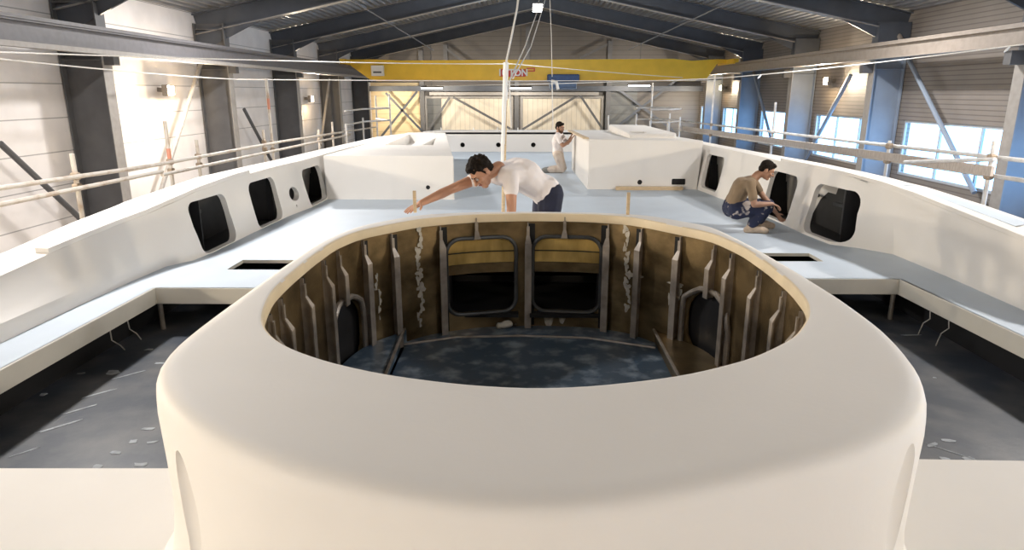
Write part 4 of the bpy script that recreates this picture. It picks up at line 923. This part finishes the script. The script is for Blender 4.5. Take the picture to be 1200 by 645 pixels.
def hand(body, wrist, fdir, pn, S=1, curl=.25, side=1, spread=.12):
    """wrist point, finger direction, palm normal (side the fingers curl to)"""
    f_ = fdir.normalized(); n_ = (pn - f_*pn.dot(f_)).normalized(); t_ = f_.cross(n_)*side
    k = wrist + f_*.085*S
    for a in (-.028, -.010, .010, .028): body.cone(wrist + t_*a*.6*S + f_*.01*S, k + t_*a*S, .015*S, .0125*S, 8)
    for a, L_ in ((-.031, .062), (-.0105, .074), (.0105, .080), (.031, .070)):
        b = k + t_*a*S; d = (f_ + t_*(a*spread/.03)).normalized(); p1 = b + (d*math.cos(curl)+n_*math.sin(curl))*L_*.45*S
        p2 = p1 + (d*math.cos(curl*2.2)+n_*math.sin(curl*2.2))*L_*.32*S; p3 = p2 + (d*math.cos(curl*3)+n_*math.sin(curl*3))*L_*.26*S
        body.cone(b, p1, .0098*S, .0092*S, 8); body.cone(p1, p2, .0092*S, .0085*S, 8); body.cone(p2, p3, .0085*S, .0075*S, 8)
    b = wrist + f_*.025*S + t_*.028*S; d = (f_*.6 + t_*.75 + n_*.25).normalized(); p1 = b + d*.036*S; p2 = p1 + (f_*.85+t_*.4+n_*.3).normalized()*.032*S
    body.cone(b, p1, .014*S, .0115*S, 8); body.cone(p1, p2, .0115*S, .009*S, 8)
def limb(mb, pts, rs):
    for i in range(len(pts)-1): mb.cone(pts[i], pts[i+1], rs[i], rs[i+1])
def torso(mb, pel, chest, sr, sl, hipr, hipl, S, k=1.0, e=0.0):
    """pel, chest mid points; shoulders and hips"""
    mid = pel.lerp(chest, .5)
    ax = (sl-sr).normalized(); hx = (hipl-hipr).normalized()
    r_ = lambda v: v*S*k+e
    mb.cone(hipr.lerp(pel,.25), hipl.lerp(pel,.25), r_(.108), r_(.108))
    for a in (-.055, 0, .055):
        mb.cone(pel+hx*a*S, mid+(hx+ax)*.5*a*S, r_(.098), r_(.098)); mb.cone(mid+(hx+ax)*.5*a*S, chest+ax*a*1.35*S, r_(.098), r_(.112))
    neckb = (sr+sl)/2
    mb.cone(chest-ax*.075*S, chest+ax*.075*S, r_(.112), r_(.112))
    mb.cone(sr.lerp(neckb,.12), sl.lerp(neckb,.12), r_(.058), r_(.058))
    mb.cone(chest-ax*.07*S, sr.lerp(neckb,.15), r_(.10), r_(.062)); mb.cone(chest+ax*.07*S, sl.lerp(neckb,.15), r_(.10), r_(.062))
    mb.cone(chest, neckb, r_(.105), r_(.070))
def foot(mb, ankle, toe, S, e=0.0, sole=0):
    d = (toe-ankle); mb.cone(ankle, ankle+V(0,0,-.03*S), .040*S+e, .040*S+e)
    heel = ankle - d.normalized()*.035*S; heel.z = ankle.z-.045*S
    mb.cone(heel, ankle.lerp(toe,.55), .038*S+e, .042*S+e); mb.cone(ankle.lerp(toe,.5), toe, .042*S+e, .032*S+e)

def person(label, loc, J, S, tee, pants, shoe, hairm, skinm, vox=.0075, hair='short', beard=False, sleeve=.62, k=1.0, pk=1.0):
    """J: joints pel chest neck head fwd up  sr er wr hr(dir) nr(palm normal)  sl el wl hl nl  hipr kr ar tr  hipl kl al tl"""
    t = thing('person', label, 'person', loc)
    body = MB()
    torso(body, J['pel'], J['chest'], J['sr'], J['sl'], J['hipr'], J['hipl'], S)
    nb = (J['sr']+J['sl'])/2
    hc = J['head']
    upv = J['up'].normalized(); base = hc - upv*.055*S - J['fwd'].normalized()*.03*S
    limb(body, [nb, J['neck'], base], [.062*S, .056*S, .052*S])
    for q in 'rl':
        s_, e_, w_ = J['s'+q], J['e'+q], J['w'+q]
        limb(body, [s_, s_.lerp(e_,.5), e_], [.054*S, .049*S, .039*S]); limb(body, [e_, e_.lerp(w_,.3), w_], [.039*S, .041*S, .026*S])
        hand(body, w_, J['h'+q], J['n'+q], S, J.get('c'+q, .25), J.get('sd'+q, 1 if q == 'r' else -1))
        h_, k_, a_ = J['hip'+q], J['k'+q], J['a'+q]
        limb(body, [h_, h_.lerp(k_,.5), k_], [.090*S, .075*S, .055*S]); limb(body, [k_, k_.lerp(a_,.3), a_], [.052*S, .055*S, .037*S])
        foot(body, a_, J['t'+q], S)
    head_parts(t, body, hc, J['fwd'], J['up'], S, hairm, skinm, hair, beard)
    body.build('body', skinm, t, smooth=True, remesh=vox, smooth_it=2, angle=180)
    # t-shirt
    sh = MB(); torso(sh, J['pel'].lerp(J['chest'],.10), J['chest'], J['sr'], J['sl'], J['hipr'].lerp(J['chest'],.12), J['hipl'].lerp(J['chest'],.12), S, k, .014)
    sh.cone(nb, nb.lerp(J['neck'],.25), .070*S, .064*S)
    for q in 'rl':
        s_, e_ = J['s'+q], J['e'+q]; limb(sh, [s_, s_.lerp(e_, sleeve*.6), s_.lerp(e_, sleeve)], [.070*S, .066*S, .064*S])
    def fold(v):
        n1 = noise.noise(v*9+Vector((3,1,7))); n2 = noise.noise(Vector((v.x*7, v.y*7, v.z*22))+Vector((9,2,4)))
        return v + Vector(noise.noise_vector(v*8))*.008 + Vector((n1, n1*.3, n2))*.005
    sh.build('t_shirt', tee, t, smooth=True, remesh=.010*S, smooth_it=3, angle=180, disp=fold)
    # trousers
    tr_ = MB(); tr_.cone(J['hipr'].lerp(J['pel'],.2), J['hipl'].lerp(J['pel'],.2), .124*S, .124*S)
    for a in (-.05, .05):
        hx = (J['hipl']-J['hipr']).normalized(); tr_.cone(J['pel']+hx*a*S, J['pel'].lerp(J['chest'],.28)+hx*a*S, .118*S, .108*S)
    for q in 'rl':
        h_, k_, a_ = J['hip'+q], J['k'+q], J['a'+q]
        limb(tr_, [h_, h_.lerp(k_,.5), k_], [.112*S*pk, .098*S*pk, .078*S*pk]); limb(tr_, [k_, k_.lerp(a_,.4), k_.lerp(a_,.86)], [.078*S*pk, .073*S*pk, .060*S*pk])
    tr_.build('trousers', pants, t, smooth=True, remesh=.010*S, smooth_it=3, angle=180, disp=fold)
    for q in 'rl':
        so = MB(); foot(so, J['a'+q], J['t'+q], S, .010)
        so.build('shoe', shoe, t, smooth=True, remesh=.008*S, smooth_it=1, angle=180)
    return t

# --- man reaching over the rim, on his knees on the step platform
J = dict(pel=V(.20,5.86,.87), chest=V(-.03,5.74,1.03), neck=V(-.20,5.60,1.10), head=V(-.335,5.50,1.075), fwd=V(-.55,-.42,-.74), up=V(-.70,-.30,.62),
         sr=V(-.28,5.76,1.035), er=V(-.60,5.55,.925), wr=V(-.815,5.33,.845), hr=V(-.6,-.75,-.25), nr=V(-.1,-.2,-1), cr=.12,
         sl=V(-.10,5.52,1.045), el=V(-.09,5.46,.78), wl=V(-.12,5.42,.545), hl=V(-.45,-.15,-.55), nl=V(-.2,0,-1), cl=.05,
         hipr=V(.20,5.96,.86), kr=V(.16,5.92,.53), ar=V(.56,5.95,.52), tr=V(.70,5.96,.50),
         hipl=V(.24,5.74,.86), kl=V(.20,5.66,.53), al=V(.60,5.68,.52), tl=V(.74,5.69,.50))
person('dark-haired person in white t-shirt and navy trousers, leaning with one arm stretched out', (.2,5.8,.45), J, 1.0, M['tee'], M['navy'], M['shoe'], M['hair'], M['skin'], vox=.006, hair='curly', sleeve=.42, k=1.12)
# --- man crouching beside the window
J = dict(pel=V(2.660,8.52,.315), chest=V(2.750,8.50,.56), neck=V(2.930,8.50,.705), head=V(3.035,8.48,.765), fwd=V(.86,-.22,-.50), up=V(.50,-.05,.85),
         sr=V(2.790,8.30,.61), er=V(2.830,8.22,.375), wr=V(3.050,8.24,.385), hr=V(.9,.1,-.35), nr=V(0,0,-1), cr=.35,
         sl=V(2.910,8.66,.62), el=V(3.070,8.62,.42), wl=V(3.240,8.56,.21), hl=V(.6,-.1,-.85), nl=V(.5,-.4,-.2), cl=.35,
         hipr=V(2.690,8.42,.28), kr=V(3.030,8.33,.33), ar=V(2.850,8.36,.075), tr=V(3.030,8.30,.035),
         hipl=V(2.690,8.64,.27), kl=V(3.150,8.66,.31), al=V(3.060,8.66,.075), tl=V(3.230,8.64,.035))
person('person in a tan t-shirt and paint-splashed navy trousers, crouching on deck by a dark window', (2.75,8.5,0), J, .93, M['teetan'], M['navyp'], M['shoe'], M['hair'], M['skin2'], vox=.008, pk=1.18)
# --- bearded man kneeling upright at the far block
J = dict(pel=V(.76,14.98,.44), chest=V(.76,14.95,.68), neck=V(.775,14.93,.865), head=V(.80,14.91,.965), fwd=V(.72,-.62,-.22), up=V(.15,-.15,.97),
         sr=V(.74,14.76,.80), er=V(.85,14.64,.60), wr=V(1.02,14.70,.70), hr=V(.45,.2,.75), nr=V(.9,.2,-.2), cr=.12,
         sl=V(.82,15.12,.80), el=V(.99,15.12,.62), wl=V(1.04,14.98,.76), hl=V(.35,.1,.8), nl=V(.9,0,0), cl=.12,
         hipr=V(.76,14.86,.41), kr=V(.86,14.82,.08), ar=V(.52,14.84,.06), tr=V(.42,14.84,.04),
         hipl=V(.78,15.10,.41), kl=V(.90,15.12,.08), al=V(.56,15.12,.06), tl=V(.46,15.12,.04))
person('bearded person in white t-shirt and stained white trousers, kneeling at the tall white block', (.78,14.95,0), J, .96, M['tee'], M['whitep'], M['shoeg'], M['hair'], M['skin2'], vox=.010, beard=True)
